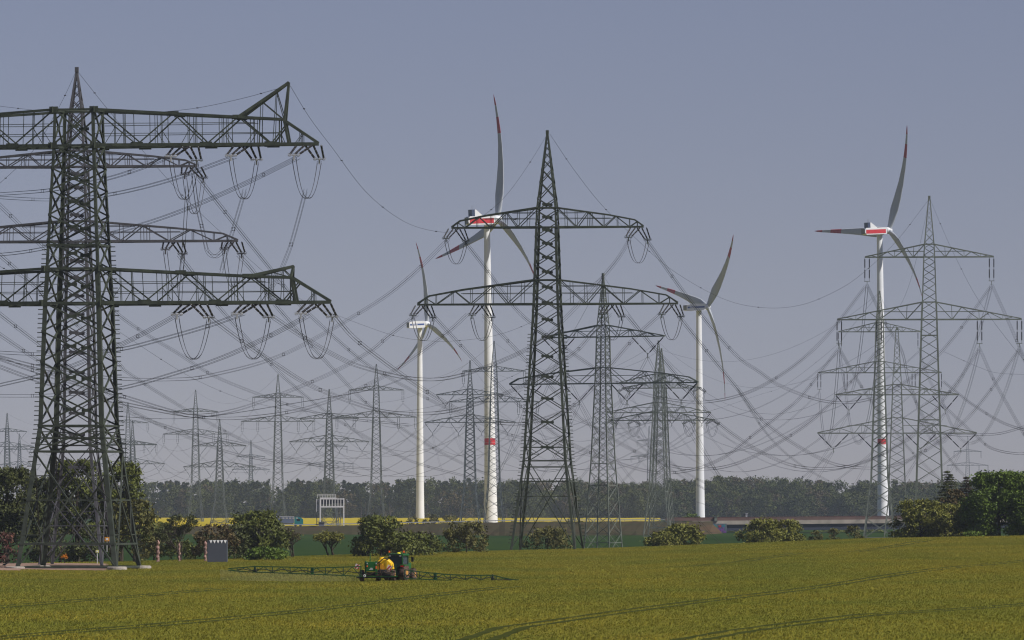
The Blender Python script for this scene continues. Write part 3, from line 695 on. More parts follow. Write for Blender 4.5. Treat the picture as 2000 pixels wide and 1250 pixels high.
    # hub and spinner
    hb = MB(); pts = []; rr = []
    for t, r_ in ((-2.4, .85), (-1.6, 1.0), (0, 1.06), (1.0, .95), (1.8, .7), (2.3, .38), (2.5, .05)): pts.append(ax * t * (hm / 5)); rr.append(r_ * hm * .44)
    hb.tube(pts, rr, 20); hub_o = hb.build('hub', M_white, root, smooth=True); hub_o.location = H
    for (tx, ty) in tips:
        dx, dz = (tx - hub[0]) * s, -(ty - hub[1]) * s; Rm = Rp * s; dd = math.sqrt(max(Rm * Rm - dx * dx - dz * dz, (0.05 * Rm) ** 2))
        tip = Vector((dx, -math.copysign(dd, dx if abs(dx) > 4 * s else 1), dz)); b = tip.normalized(); LL = tip.length
        bl = MB(); sec = [(0.0, 1.15, 1.15), (.04, 1.15, 1.1), (.10, 1.7, .9), (.20, 2.25, .62), (.30, 2.0, .46), (.45, 1.5, .32), (.60, 1.12, .22), (.69, .93, .18), (.70, .92, .18), (.82, .68, .13), (.90, .5, .09), (.915, .48, .09), (.97, .3, .06), (1.0, .06, .03)]
        sec = [(t, c * LL / 44, h_ * (1 if t < .12 else .6) * LL / 60) for t, c, h_ in sec]; K = 10; vs_ = []; bend = LL * .055
        tw0 = ax.cross(b).normalized()
        for t, c, h_ in sec:
            wgt = .27 - .08 * t; cd = (tw0 * .95 + ax * wgt); cd = (cd - b * cd.dot(b)).normalized(); nd = b.cross(cd)
            ctr = tip * t + ax * bend * 4 * t * (1 - t) * .9 + b * 0
            off = c * .25 * min(1, t * 8)
            for k in range(K):
                a = 2 * math.pi * k / K; vs_.append(ctr + cd * (c * math.cos(a) - off) + nd * (h_ * math.sin(a)))
        fs_ = []; mi = []
        for i in range(len(sec) - 1):
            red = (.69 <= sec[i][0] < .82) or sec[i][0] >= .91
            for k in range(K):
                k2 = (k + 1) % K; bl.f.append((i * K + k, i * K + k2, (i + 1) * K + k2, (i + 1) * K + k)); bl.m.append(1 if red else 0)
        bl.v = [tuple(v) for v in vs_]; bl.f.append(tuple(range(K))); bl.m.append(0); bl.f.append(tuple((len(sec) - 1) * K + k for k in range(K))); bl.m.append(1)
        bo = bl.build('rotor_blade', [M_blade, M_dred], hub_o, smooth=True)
    return root
turbine('tallest wind turbine with red nacelle flank and red mast band beside the centre pylon', 3000, (972, 429), [(964, 183), (1049, 566), (848, 497)], 247,
        (951, 440), (959, 1018), 11.5, 27, 'red', (52, 19), (856, 869))
turbine('small white wind turbine with blue-striped nacelle between the near pylon and the tallest turbine', 4300, (834, 633), [(812, 472), (903, 709), (773, 720)], 164,
        (820, 640), (820.5, 1008), 9.0, 17, 'blue', (31, 13))
turbine('slim white wind turbine with blue-striped nacelle to the right of the centre pylon', 3700, (1382, 599), [(1428, 464), (1284, 552), (1415, 784)], 190,
        (1365, 606), (1368, 1006), 10.5, 18.5, 'blue', (38, 13))
turbine('tall white wind turbine with red nacelle flank at right, mast behind a lattice pylon', 3380, (1736, 450), [(1768, 248), (1599, 444), (1793, 592)], 212,
        (1718, 458), (1725, 1012), 11, 23, 'red', (44, 15), (857, 868))

# ------------------------------------------------------------ vegetation
LEAF = {
 'dark': mat('leaf_dark', (.040, .052, .014), .7, (.070, .082, .018), .5, island=(.065, .07, .018)),
 'mid': mat('leaf_mid', (.060, .080, .012), .7, (.10, .115, .018), .4, island=(.10, .11, .018)),
 'bright': mat('leaf_bright', (.055, .095, .008), .65, (.10, .15, .012), .4, island=(.085, .13, .01)),
 'yellow': mat('leaf_yellow', (.15, .15, .020), .7, (.20, .18, .026), .6, island=(.11, .12, .018)),
 'olive': mat('leaf_olive', (.105, .098, .024), .8, (.13, .115, .028), .6, island=(.08, .08, .02)),
 'copper': mat('leaf_copper', (.055, .032, .025), .8, (.085, .045, .03), .6, island=(.04, .04, .022)),
 'rust': mat('leaf_rust', (.085, .05, .02), .8, (.06, .055, .018), .6, island=(.10, .07, .025)),
 'red': mat('leaf_red', (.16, .035, .03), .8, (.10, .05, .03), .6, island=(.07, .04, .03)),
}
M_bark = mat('bark', (.045, .036, .028), .95, (.07, .058, .045), 3)
M_core = mat('inner_foliage', (.012, .016, .006), 1.0)
def leafcloud(centers, radii, nleaf, size, rg, squash=.8):
    n = len(centers); k = rg.integers(0, n, nleaf) if np.isscalar(nleaf) else None
    wts = radii ** 2; k = rg.choice(n, nleaf, p=wts / wts.sum())
    d = rg.normal(size=(nleaf, 3)); d /= np.linalg.norm(d, axis=1)[:, None]
    rad = radii[k] * np.abs(rg.normal(.78, .30, nleaf))
    c = centers[k] + d * rad[:, None] * np.array([1, 1, squash])
    a = rg.normal(size=(nleaf, 3)); a += d * .3; a /= np.linalg.norm(a, axis=1)[:, None]
    b = np.cross(a, rg.normal(size=(nleaf, 3))); b /= np.linalg.norm(b, axis=1)[:, None]; cc = np.cross(a, b)
    sz = size * rg.uniform(.6, 1.4, nleaf)[:, None]
    return np.stack([c - b * sz * .8, c - cc * sz * .45, c + b * sz, c + cc * sz * .5], 1).reshape(-1, 3)
def branches(mb, base, H, rg, W, tips, r0):
    for t in tips:
        st_ = base + Vector((0, 0, H * rg.uniform(.12, .5))); t = Vector(t); m = (st_ + t) / 2 + Vector((0, 0, -H * .03)) + Vector(rg.normal(0, .04 * H, 3))
        mb.tube([st_, m, t], [r0 * .4, r0 * .22, .03], 5, caps=False)
def tree(name, label, x, top, wpx_, Y, leaf='mid', group=None, cat='tree', dens=1.0, shape='round', leafsize=None, nclump=None, seed=0, low=.25, cut=None):
    rg = np.random.default_rng(seed + int(x) * 7 + int(top)); s = Y / F; X = (x - HX) * s; g = G(X, Y)
    H = CZ - (top - HY) * s - g; Wd = wpx_ * s / 2
    root = empty(name, (X, Y, g), 0, label, cat, group)
    nC = nclump or int(34 + Wd * H * 1.3); ctr = []; rad = []
    ls = leafsize or .27
    for i in range(nC):
        f = low + (1 - low) * rg.uniform(0, 1) ** .85
        if shape == 'cone': env = 1.05 * (1 - f) + .06
        elif shape == 'bush': env = math.sqrt(max(0, 1 - ((f - .35) / .72) ** 2))
        else: env = math.sqrt(max(0, 1 - ((f - .58) / .50) ** 2)) if f > .58 else .62 + .38 * (f - low) / (.58 - low + 1e-3)
        a = rg.uniform(0, 2 * math.pi); rr = env * math.sqrt(rg.uniform(.15, 1)); r = max(.30, (Wd * .17 + .25) * rg.uniform(.5, 1.35) * (.45 + .55 * env))
        r = min(r, 1.7); 
        ctr.append((math.cos(a) * rr * max(Wd * 1.06 - r * .4, .2), math.sin(a) * rr * max(Wd - r * .4, .2) * .9, min(f * H, H - r * .75))); rad.append(r)
    ctr.append((0, 0, H - .8 * min(1, H * .1))); rad.append(max(.5, Wd * .16))
    ctr = np.array(ctr); rad = np.array(rad)
    area = float((rad ** 2).sum()); nl = int(min(30000, dens * area * 7.5 / (ls * ls)))
    tr = MB(); r0 = max(.12, H * .028)
    tr.tube([(0, 0, -.6), (rg.normal(0, .1), 0, H * .35), (rg.normal(0, .2), 0, H * .92)], [r0, r0 * .7, .05], 8)
    tips = [ctr[i] for i in rg.choice(len(ctr), min(14, len(ctr)), replace=False)]
    branches(tr, Vector((0, 0, 0)), H, rg, Wd, tips, r0); tr.build('trunk', M_bark, root)
    quads('crown', leafcloud(ctr, rad, nl, ls, rg), 4, LEAF[leaf], root)
    return root
def spruce(name, label, x, top, wpx_, Y, leaf, seed):
    rg = np.random.default_rng(seed); s = Y / F; X = (x - HX) * s; g = G(X, Y); H = CZ - (top - HY) * s - g; Wd = wpx_ * s / 2
    root = empty(name, (X, Y, g), 0, label, 'tree'); tr = MB(); tr.tube([(0, 0, -.5), (0, 0, H * .5), (0, 0, H * .99)], [.26, .16, .02], 8); C_ = []; R_ = []
    z = H * .08
    while z < H * .98:
        f = z / H; L = Wd * ((1 - f) ** .75) * 1.08 + .12; nbr = 9
        for k_ in range(nbr):
            a = rg.uniform(0, 6.283); l_ = L * rg.uniform(.6, 1.15); tip = Vector((math.cos(a) * l_, math.sin(a) * l_, z - l_ * .12 + l_ * l_ * .03))
            tr.bar((0, 0, z), tip, .07, w2=.03)
            m = max(2, int(l_ / .38))
            for j in range(1, m + 1): t = j / m; C_.append((tip.x * t, tip.y * t, z + (tip.z - z) * t - .1)); R_.append(.16 + .22 * (1 - abs(t - .6)))
        z += .42 + rg.uniform(0, .2)
    tr.build('trunk', M_bark, root); quads('crown', leafcloud(np.array(C_), np.array(R_), min(26000, len(C_) * 34), .15, rg, squash=.55), 4, LEAF[leaf], root)
def bare(name, label, x, top, wpx_, Y, seed, leaf=None, group=None, cat='tree', nl=700, gen=5):
    rg = random.Random(seed); s = Y / F; X = (x - HX) * s; g = G(X, Y); H = CZ - (top - HY) * s - g; Wd = wpx_ * s / 2
    root = empty(name, (X, Y, g), 0, label, cat, group); mb = MB(); tips = []
    def grow(p, d, L, r, k):
        q = p + d * L; mb.tube([p, q], [r, r * .68], 4 if k < 3 else 3, caps=False)
        if k == 0: tips.append(q); return
        for _ in range(3 if k > 1 else 4):
            nd = (d + Vector((rg.gauss(0, .48), rg.gauss(0, .48), rg.gauss(.1, .26)))).normalized(); grow(q, nd, L * rg.uniform(.62, .86), max(r * .62, .012), k - 1)
    for i in range(3):
        grow(Vector((rg.uniform(-.3, .3), 0, -.3)), Vector((rg.uniform(-.35, .35), rg.uniform(-.3, .3), 1)).normalized(), H * .26, .13, gen)
    zs_ = max(v[2] for v in mb.v); xs_ = max(abs(v[0]) for v in mb.v) or 1
    kz = H / zs_; kx = Wd / xs_; mb.v = [(v[0] * kx, v[1] * kx, v[2] * kz) for v in mb.v]
    mb.build('branches', M_bark, root)
    if leaf:
        r2 = np.random.default_rng(seed); T = np.array([(t.x * kx, t.y * kx, t.z * kz) for t in tips]); quads('leaves', leafcloud(T, np.full(len(T), .30), nl, .16, r2), 4, LEAF[leaf], root)
    return root
# left group behind the heavy pylon
tree('tree', 'dark broad tree at the left edge behind the heavy pylon', 14, 913, 135, 935, 'dark', seed=1)
tree('tree', 'dark tree crown seen through the left legs of the heavy pylon', 84, 930, 120, 960, 'dark', seed=2)
tree('tree', 'tall tree seen through the middle of the heavy pylon', 152, 898, 120, 950, 'mid', seed=3)
tree('tree', 'tall leafy tree just right of the heavy pylon legs', 236, 903, 104, 940, 'mid', seed=4)
tree('shrub', 'low green shrubs filling the foot of the tall tree right of the heavy pylon', 262, 975, 96, 925, 'olive', seed=5, dens=.62, shape='bush', low=.1, cat='shrub')
tree('shrub', 'reddish shrub at the left edge beside the gravel yard', 12, 1040, 62, 912, 'red', seed=6, shape='bush', low=.05, cat='shrub', dens=.7)
tree('shrub', 'dark shrub behind the left legs of the heavy pylon', 95, 1030, 90, 925, 'dark', seed=7, dens=.62, shape='bush', low=.05, cat='shrub')
tree('shrub', 'dark shrub behind the right legs of the heavy pylon', 180, 1025, 100, 925, 'dark', seed=8, dens=.62, shape='bush', low=.05, cat='shrub')
tree('shrub', 'bushy shrub in the hedge beside the first pinkish post', 300, 1018, 84, 950, 'mid', seed=9, dens=.62, shape='bush', low=.1, cat='shrub')
bare('tree', 'spreading half-bare dark tree in the hedge among the pinkish posts', 354, 1003, 120, 945, 11, 'dark', nl=4200)
tree('shrub', 'dark shrub low behind the half-bare tree of the hedge', 350, 1056, 80, 960, 'mid', seed=19, shape='bush', low=.05, cat='shrub', dens=.45)
tree('shrub', 'rusty brown shrub above the grey shed', 420, 1022, 88, 955, 'rust', seed=10, dens=.5, shape='bush', low=.1, cat='shrub')
tree('shrub', 'green shrub right of the grey shed', 458, 1026, 66, 960, 'dark', seed=11, dens=.62, shape='bush', low=.05, cat='shrub')
tree('tree', 'dark rounded tree standing in front of the lorry trailer', 503, 996, 118, 965, 'mid', seed=12, dens=.85, low=.08, shape='bush')
tree('shrub', 'low light green shrub at the foot of the dark rounded tree', 520, 1070, 84, 930, 'bright', seed=13, shape='bush', low=.05, cat='shrub', dens=.8)
bare('shrub', 'leafless twiggy shrub right of the dark rounded tree', 573, 1030, 70, 985, 21, 'olive', cat='shrub', nl=500)
bare('shrub', 'sparse yellowish shrub on the meadow left of the dense round tree', 648, 1036, 72, 1005, 22, 'yellow', cat='shrub', nl=2400)
tree('tree', 'dense round dark green tree left of the sprayer cab', 744, 1007, 116, 985, 'mid', seed=14, shape='bush', low=.03)
tree('shrub', 'lower green shoulder of shrub right of the dense round tree', 800, 1040, 130, 1000, 'mid', seed=15, shape='bush', low=.03, cat='shrub')
tree('shrub', 'loose olive shrub between the dense tree and the centre pylon', 911, 1020, 92, 1040, 'olive', seed=16, shape='bush', low=.03, cat='shrub', dens=.7)
tree('shrub', 'thin olive shrub behind the feet of the centre green pylon', 1070, 1030, 96, 1110, 'olive', seed=17, shape='bush', low=.03, cat='shrub', dens=.5)
tree('shrub', 'yellow-green shrub in front of the embankment, taller right part', 1336, 1024, 86, 1150, 'yellow', seed=18, shape='bush', low=.03, cat='shrub')
tree('shrub', 'yellow-green shrub in front of the embankment, lower left part', 1296, 1038, 74, 1140, 'yellow', seed=20, shape='bush', low=.03, cat='shrub')
tree('tree', 'round yellow-green tree in front of the bridge, left of a touching pair', 1487, 1013, 86, 1170, 'yellow', seed=21, shape='bush', low=.03)
tree('tree', 'round yellow-green tree in front of the bridge, right of a touching pair', 1532, 1015, 82, 1175, 'yellow', seed=22, shape='bush', low=.03)
for i, (x, t, w, lb) in enumerate([(1594, 1036, 34, 'small green shrub below the bridge deck, nearest the round trees'), (1628, 1030, 30, 'small upright shrub below the middle of the bridge deck'), (1668, 1028, 46, 'small rounded shrub below the bridge deck, nearest the splayed pylon feet')]):
    tree('shrub', lb, x, t, w, 1220, 'olive', seed=30 + i, shape='bush', low=.03, cat='shrub', dens=.7)
tree('tree', 'broad yellow-green willow-like tree at right in front of the bridge end', 1798, 976, 112, 1130, 'yellow', seed=24, shape='bush', low=.03)
tree('tree', 'yellow-green tree below the dark spruce at right', 1858, 985, 100, 1135, 'yellow', seed=25, shape='bush', low=.03)
spruce('conifer', 'dark spruce with pointed top behind the yellow-green trees at right', 1852, 916, 112, 1190, 'dark', 26)
spruce('conifer', 'copper brown conifer beside the dark spruce', 1888, 928, 100, 1196, 'copper', 27)
tree('tree', 'rust-tinged tree below the dark spruce', 1862, 955, 62, 1160, 'rust', seed=28, shape='bush', low=.1)
tree('tree', 'large bright green broadleaf tree near the right edge', 1952, 921, 150, 1120, 'bright', seed=29, low=.08, shape='bush')
tree('tree', 'large green broadleaf tree cut by the right edge of the picture', 2030, 926, 150, 1118, 'bright', seed=33, low=.08, shape='bush')
tree('shrub', 'dark green shrub between the yellow-green trees and the large bright tree', 1905, 985, 90, 1125, 'mid', seed=34, shape='bush', low=.03, cat='shrub')
tree('shrub', 'small bright seedling bush on the field edge under the large bright tree', 1902, 1038, 42, 1095, 'bright', seed=35, shape='bush', low=.03, cat='shrub', dens=.7)

for x, t, w, lb in ((1448, 1034, 60, 'green shrub seen through the bridge opening beside the graffiti wall'), (1640, 1036, 80, 'low green shrubs seen beneath the middle of the bridge'), (1700, 1034, 60, 'green shrub seen beneath the bridge behind the splayed pylon feet')):
    tree('shrub', lb, x, t, w, 2480, 'mid', seed=61, shape='bush', low=.03, cat='shrub', leafsize=.5)
for x, t, w, lb in ((806, 1008, 26, 'small scrubby bush left of the foot of the blue-striped turbine'), (842, 1004, 34, 'scrubby bush right of the foot of the small turbine'), (880, 1006, 40, 'scrubby bush between the two left turbine masts'), (1118, 1012, 30, 'small scrubby bush on the embankment right of the centre pylon'), (1352, 1003, 40, 'light green bush at the foot of the slim turbine beside the bridge')):
    tree('shrub', lb, x, t, w, 2380, 'olive' if x < 1300 else 'bright', seed=71, shape='bush', low=.03, cat='shrub', leafsize=.42, dens=.5)
# far wood: one mass
rg = np.random.default_rng(5)
FT = [(200, 945), (270, 948), (300, 941), (350, 942), (420, 940), (520, 943), (600, 941), (640, 938), (700, 944), (800, 937), (900, 940), (1000, 937), (1060, 940), (1150, 940), (1210, 944), (1290, 942), (1380, 936), (1400, 933), (1500, 938), (1600, 939), (1640, 943), (1700, 940), (1800, 944), (1900, 941), (2100, 940)]
VV = []; MI = []; TV = MB()
lv = [mat('wood_pine', (.028, .038, .020), .9, (.046, .053, .022), .05), mat('wood_broadleaf', (.052, .064, .022), .9, (.068, .076, .026), .05), mat('wood_light', (.072, .084, .026), .9, (.090, .098, .030), .05), mat('wood_brown', (.08, .065, .035), .9, (.095, .075, .04), .05)]
for i in range(760):
    xx = rg.uniform(150, 2150); row = rg.integers(0, 4); Y = 4560 + row * 45 + rg.uniform(-15, 15); s = Y / F
    pine = xx < 1060 and rg.uniform() < .6
    topy = np.interp(xx, [f[0] for f in FT], [f[1] for f in FT]) + rg.normal(2, 3.2) + (0 if row > 1 else rg.uniform(2, 24 if xx > 1000 else 9)) + (16 if row == 0 else 0)
    X = (xx - HX) * s; H = CZ - (topy - HY) * s + 1.0; Wd = rg.uniform(3.2, 4.8) if pine else rg.uniform(5.5, 11)
    nC = 10 if pine else 16; lo = .42 if pine else .08
    f = lo + (1 - lo) * rg.uniform(0, 1, nC); f[0] = .96; f[1] = .88
    env = np.where(f > .75, 1.25 - f, .55) * 1.4 if pine else np.sqrt(np.clip(1 - ((f - .5) / .52) ** 2, 0.04, 1))
    a = rg.uniform(0, 6.28, nC); c = np.stack([np.cos(a) * env * Wd * .6, np.sin(a) * env * Wd * .6, f * H], 1)
    rad = Wd * .42 * (.5 + .6 * env)
    v = leafcloud(c, rad, 480 if pine else 880, .9, rg) + np.array([X, Y, -1.0]); VV.append(v)
    m = 0 if pine else (1 if rg.uniform() < .55 else (2 if rg.uniform() < .5 else 3)); MI += [m] * (len(v) // 4)
    if row == 0 and rg.uniform() < .6: TV.bar((X, Y - 3, -1.2), (X + rg.normal(0, .4), Y - 2, H * .7), .42, w2=.2)
fo = quads('forest', np.concatenate(VV), 4, lv, mi=np.array(MI, dtype=np.int32))
tag(fo, 'long dark wood of pines and broadleaf trees along the horizon', 'forest', kind='stuff')
tr_ = TV.build('forest_trunks', mat('wood_trunk', (.10, .08, .065), .9)); tr_.parent = fo; tr_['kind'] = 'stuff'
fl = MB()                                                    # boxes behind the trees, coloured dark as the shade inside the wood
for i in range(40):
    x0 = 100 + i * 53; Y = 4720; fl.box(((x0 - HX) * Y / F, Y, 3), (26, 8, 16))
fb_ = fl.build('forest_inner_shade', mat('wood_inner_shade', (.018, .022, .012), 1, (.03, .034, .016), .15, bump=.6)); fb_.parent = fo; fb_['kind'] = 'stuff'

# ------------------------------------------------------------ rapeseed field, motorway, embankment, bridge
M_rape = mat('rape_flowers', (.44, .33, .018), .9, (.32, .26, .02), .35, bump=.5, bscale=3)
rp = np.random.default_rng(9)
us = np.linspace(250, 1290, 130); ysr = np.linspace(2650, 4500, 40); V = []
for Y in ysr:
    for u_ in us: V.append(((u_ - HX) * Y / F, Y, -.35 + rp.uniform(-.12, .18) + (.4 if 1 else 0)))
Fc = [(j * 130 + i, j * 130 + i + 1, (j + 1) * 130 + i + 1, (j + 1) * 130 + i) for j in range(39) for i in range(129)]
me = bpy.data.meshes.new('rapeseed_field'); me.from_pydata(V, [], Fc); me.materials.append(M_rape); me.update()
o = bpy.data.objects.new('rapeseed_field', me); COL.objects.link(o); tag(o, 'flowering yellow rapeseed field in front of the wood', 'field', kind='structure')
Yr = lambda u_: 2330 + (u_ - 280) * .05
yrd = lambda u_: float(np.interp(u_, [-200, 280, 600, 800, 1000, 1360, 1720, 2200], [1030, 1029, 1028, 1024, 1019.5, 1018, 1015, 1011]))
zr = lambda u_: CZ - (yrd(u_) - HY) * Yr(u_) / F
M_bank = mat('dry_grass_bank', (.062, .046, .028), .95, (.045, .046, .022), .06, bump=.6, bscale=.8)
M_asph = mat('asphalt', (.06, .06, .062), .9, (.05, .05, .052), .3)
def strip(name, u0, u1, nu, prof, m, jit=0):                  # prof(u) -> list of (dY, z)
    V = []; rj = random.Random(2)
    for i in range(nu):
        u_ = u0 + (u1 - u0) * i / (nu - 1); Y = Yr(u_)
        pr = prof(u_)
        for k, (dy, z) in enumerate(pr):
            YY = Y + dy; V.append(((u_ - HX) * YY / F, YY, z + (rj.uniform(-jit, jit) if 0 < k < len(pr) - 1 else 0)))
    k = len(prof(u0)); Fc = [(i * k + j, (i + 1) * k + j, (i + 1) * k + j + 1, i * k + j + 1) for i in range(nu - 1) for j in range(k - 1)]
    me = bpy.data.meshes.new(name); me.from_pydata(V, [], Fc); me.materials.append(m); me.update()
    o = bpy.data.objects.new(name, me); COL.objects.link(o); o['kind'] = 'structure'; return o
toe = lambda u_: float(np.interp(u_, [-200, 280, 700, 1000, 1300, 1400], [-60, -70, -110, -210, -190, -40]))
def pf(u_):
    zt_ = zr(u_) - .05; t = toe(u_); return [(t - 5, -1.6), (t, -.95), (t * .75, -.95 + (zt_ + 1) * .35), (t * .4, -.95 + (zt_ + 1) * .75), (-16, zt_), (22, zt_), (60, -1.2)]
strip('embankment', -200, 1392, 150, pf, M_bank, .22)
strip('motorway', -200, 1392, 60, lambda u_: [(-13, zr(u_)), (18, zr(u_))], M_asph)
# guard rail
def px_on_road(u_, dy): Y = Yr(u_) + dy; return Vector(((u_ - HX) * Y / F, Y, zr(u_)))
gr = MB(); gp = MB(); prev = None
groot = empty('guard_rail', px_on_road(600, -13), 0, 'grey steel guard rail along the motorway embankment', 'guard rail'); off = groot.location
for i in range(120):
    u_ = 430 + i * 7.9; p = px_on_road(u_, -13) - off
    if prev is not None: gr.bar(prev + Vector((0, 0, .7)), p + Vector((0, 0, .7)), .1, .32)
    if i % 2 == 0 and i < 200: gp.bar(p, p + Vector((0, 0, .75)), .12)
    prev = p
gr.build('rail', mat('rail_zinc', (.22, .23, .25), .6), groot); gp.build('rail_posts', MATS['rail_zinc'], groot)['kind'] = 'stuff'
# bridge
M_beam = mat('bridge_concrete', (.30, .265, .225), .9, (.22, .20, .17), .25, stretch=(1, 1, .3))
M_under = mat('bridge_steel_girder', (.020, .026, .045), .8, (.014, .019, .034), .3)
M_barr = mat('rusty_barrier', (.105, .062, .050), .85, (.085, .052, .044), .4)
br = empty('road_bridge', px_on_road(1500, 0), 0, 'long low motorway bridge with rusty barrier and pale concrete edge beam at right', 'bridge'); bo = br.location.copy()
def bstrip(name, z0, z1, dy0, dy1, m, u0=1372, u1=2150):
    mb = MB(); prev = None; n_ = 26
    for i in range(n_):
        u_ = u0 + (u1 - u0) * i / (n_ - 1); a = px_on_road(u_, dy0) - bo; b = px_on_road(u_, dy1) - bo
        cur = [a + Vector((0, 0, z0)), b + Vector((0, 0, z0)), b + Vector((0, 0, z1)), a + Vector((0, 0, z1))]
        k = len(mb.v); mb.v += [tuple(c) for c in cur]
        if i:
            for j in range(4): mb.f.append((k - 4 + j, k - 4 + (j + 1) % 4, k + (j + 1) % 4, k + j)); mb.m.append(0)
        else: mb.f.append((0, 1, 2, 3)); mb.m.append(0)
        if i == n_ - 1: mb.f.append((k + 3, k + 2, k + 1, k)); mb.m.append(0)
    return mb.build(name, m, br)
bstrip('deck', -.45, .0, -13.5, 18, M_asph)
bstrip('edge_beam', -1.35, .15, -14.2, -13.55, M_beam, 1352)
ba = bstrip('barrier', .16, 1.38, -14.0, -13.8, M_barr, 1300); bstrip('barrier', .16, 1.3, 18.1, 18.3, M_barr, 1372)
cap = bstrip('barrier_cap', 1.385, 1.5, -14.08, -13.7, mat('barrier_cap', (.10, .03, .03), .7), 1300)
bstrip('girder', -3.75, -1.36, -13.2, -11.2, M_under, 1398); bstrip('girder', -3.75, -.47, 14, 15.5, M_under, 1398)
for u0 in (1398, 1400 + 12, 1662, 1820):
    pm = MB()
    if u0 == 1398:
        a = px_on_road(1386, -11) - bo; b = px_on_road(1418, -11) - bo
        pm.box(((a.x + b.x) / 2, (a.y + b.y) / 2 + 4, -3.2), (b.x - a.x, 22, 4.2)); pm.build('abutment', mat('graffiti_wall', (.13, .15, .16), .9, (.06, .08, .12), .4), br)
    elif u0 == 1412: continue
    else:
        for dy in (-9, 1, 11):
            a = px_on_road(u0, dy) - bo; pm.box((a.x, a.y, a.z - 4.4), (2.4, 1.2, 4.0))
        pm.build('pier', M_under, br)
# graffiti: colour patches painted on the abutment wall
gf = MB(); rgf = random.Random(4); a = px_on_road(1386, -11) - bo; b = px_on_road(1418, -11) - bo
gcol = [(.30, .03, .04), (.03, .12, .20), (.14, .05, .22), (.02, .20, .16), (.05, .05, .25)]
gm = [mat(f'graffiti_{n_}', c, .8) for n_, c in zip(('red', 'blue', 'violet', 'teal', 'indigo'), gcol)]
for i in range(46):
    fx = rgf.uniform(.08, .92); zz = rgf.uniform(-4.6, -1.7); w_ = rgf.uniform(.3, .9); h_ = rgf.uniform(.25, .8)
    mi = 0 if (zz > -2.6 and .3 < fx < .75 and rgf.random() < .5) else (2 if zz < -3.2 else rgf.choice([1, 3, 4, 2]))
    x_ = a.x + (b.x - a.x) * fx; yy = (a.y + b.y) / 2 + 4 - 11 - .02 - i * .002; t = rgf.uniform(-.6, .6)
    pts = [(x_ + (math.cos(k * 1.05 + t) * w_) * rgf.uniform(.5, 1), yy, zz + math.sin(k * 1.05 + t) * h_ * rgf.uniform(.5, 1)) for k in range(6)]
    gf.add(pts, [tuple(range(6))], mi)
gf.build('graffiti', gm, br)
# slope cone next to the abutment
M_cone = mat('slope_grass', (.070, .062, .032), .95, (.10, .055, .036), .12, bump=.5)
cn = MB(); 
for k in range(1):
    p0 = px_on_road(1352, -16); ap = []
    ring_ = [(1290, -150), (1345, -170), (1385, -120), (1412, -60), (1400, -12)]
    vs_ = [Vector((p0.x, p0.y, p0.z - .5)), px_on_road(1392, -14) + Vector((0, 0, -1.0))]
    low_ = [Vector(((u_ - HX) * (Yr(u_) + d) / F, Yr(u_) + d, -1.05)) for u_, d in ring_]
    V_ = vs_ + low_; cn.add(V_, [(0, 2, 3), (0, 3, 4), (0, 4, 1), (1, 4, 5), (1, 5, 6)])
tag(cn.build('embankment_slope', M_cone), None, kind='structure')
cn2 = MB(); pts = [(1360, -92.0, .12), (1408, -63.5, .04), (1375, -125, .06)]
q = []
for t in range(14):
    a_ = t / 14 * 6.283; u_ = 1378 + 24 * math.cos(a_); d = -100 + 24 * math.sin(a_); Y = Yr(u_) + d
    q.append(((u_ - HX) * Y / F, Y, .35 + 1.0 * math.sin(a_)))
# white lamp posts / cabinets by the road
def post(label, u_, dy, h_, w_, name='road_cabinet', m=None, cat='post'):
    p = px_on_road(u_, dy); mb = MB(); mb.box((0, 0, h_ * .45), (w_, w_, h_ * .9)); mb.box((0, 0, h_ * .95), (w_ * 1.35, w_ * 1.35, h_ * .1)); mb.box((0, 0, h_ * .04), (w_ * 1.5, w_ * 1.5, h_ * .08))
    o = mb.build(name, m or M_fit, loc=p); tag(o, label, cat)
post('pale grey mast-like signal cabinet above the bridge barrier', 1458, 8, 2.9, .7, 'signal_cabinet')
post('grey roadside cabinet at the bridge start', 1398, -14.7, 1.7, 1.0, 'roadside_cabinet', M_steel)
post('pale grey cabinet on the embankment beneath the sign gantry', 628, -14.5, 1.6, 2.2, 'roadside_cabinet', mat('cab_grey', (.12, .12, .14), .7))

# ------------------------------------------------------------ sign gantry seen from behind
M_gal = mat('gantry_white', (.62, .60, .58), .6)
Yg = Yr(645) - 6; s = Yg / F; g0 = P(645, 1026, Yg); gt = empty('sign_gantry', (g0.x, g0.y, zr(645)), 0, 'white steel sign gantry with slatted frame beside the motorway', 'gantry')
gx = lambda x: (x - 645) * s; gzz = lambda y: (CZ - (y - HY) * s) - zr(645)
fr = MB(); fr.bar((gx(625), 0, gzz(973)), (gx(657), 0, gzz(973)), .5, .5); fr.bar((gx(657), 0, gzz(974.5)), (gx(672), 0, gzz(974.5)), .4, .35); fr.bar((gx(626), 0, gzz(990)), (gx(672), 0, gzz(990)), .45, .45)
for i in range(9): fr.bar((gx(626.5 + i * 5.6), 0, gzz(990)), (gx(626.5 + i * 5.6), 0, gzz(973)), .28)
fr.bar((gx(626), 2, gzz(975)), (gx(671), 2, gzz(975)), .3); fr.bar((gx(626), 2, gzz(989)), (gx(671), 2, gzz(989)), .3)
fr.build('sign_frame', M_gal, gt)
pn = MB()
for i in range(8):
    w_ = 4.0 * s; x0 = gx(629.5 + i * 5.6); ylo = 985 if i < 4 else 983
    pn.box((x0, .5, (gzz(975.5) + gzz(ylo)) / 2), (w_, .25, gzz(975.5) - gzz(ylo)))
pn.build('sign_panel', mat('panel_dark', (.03, .03, .045), .6), gt)
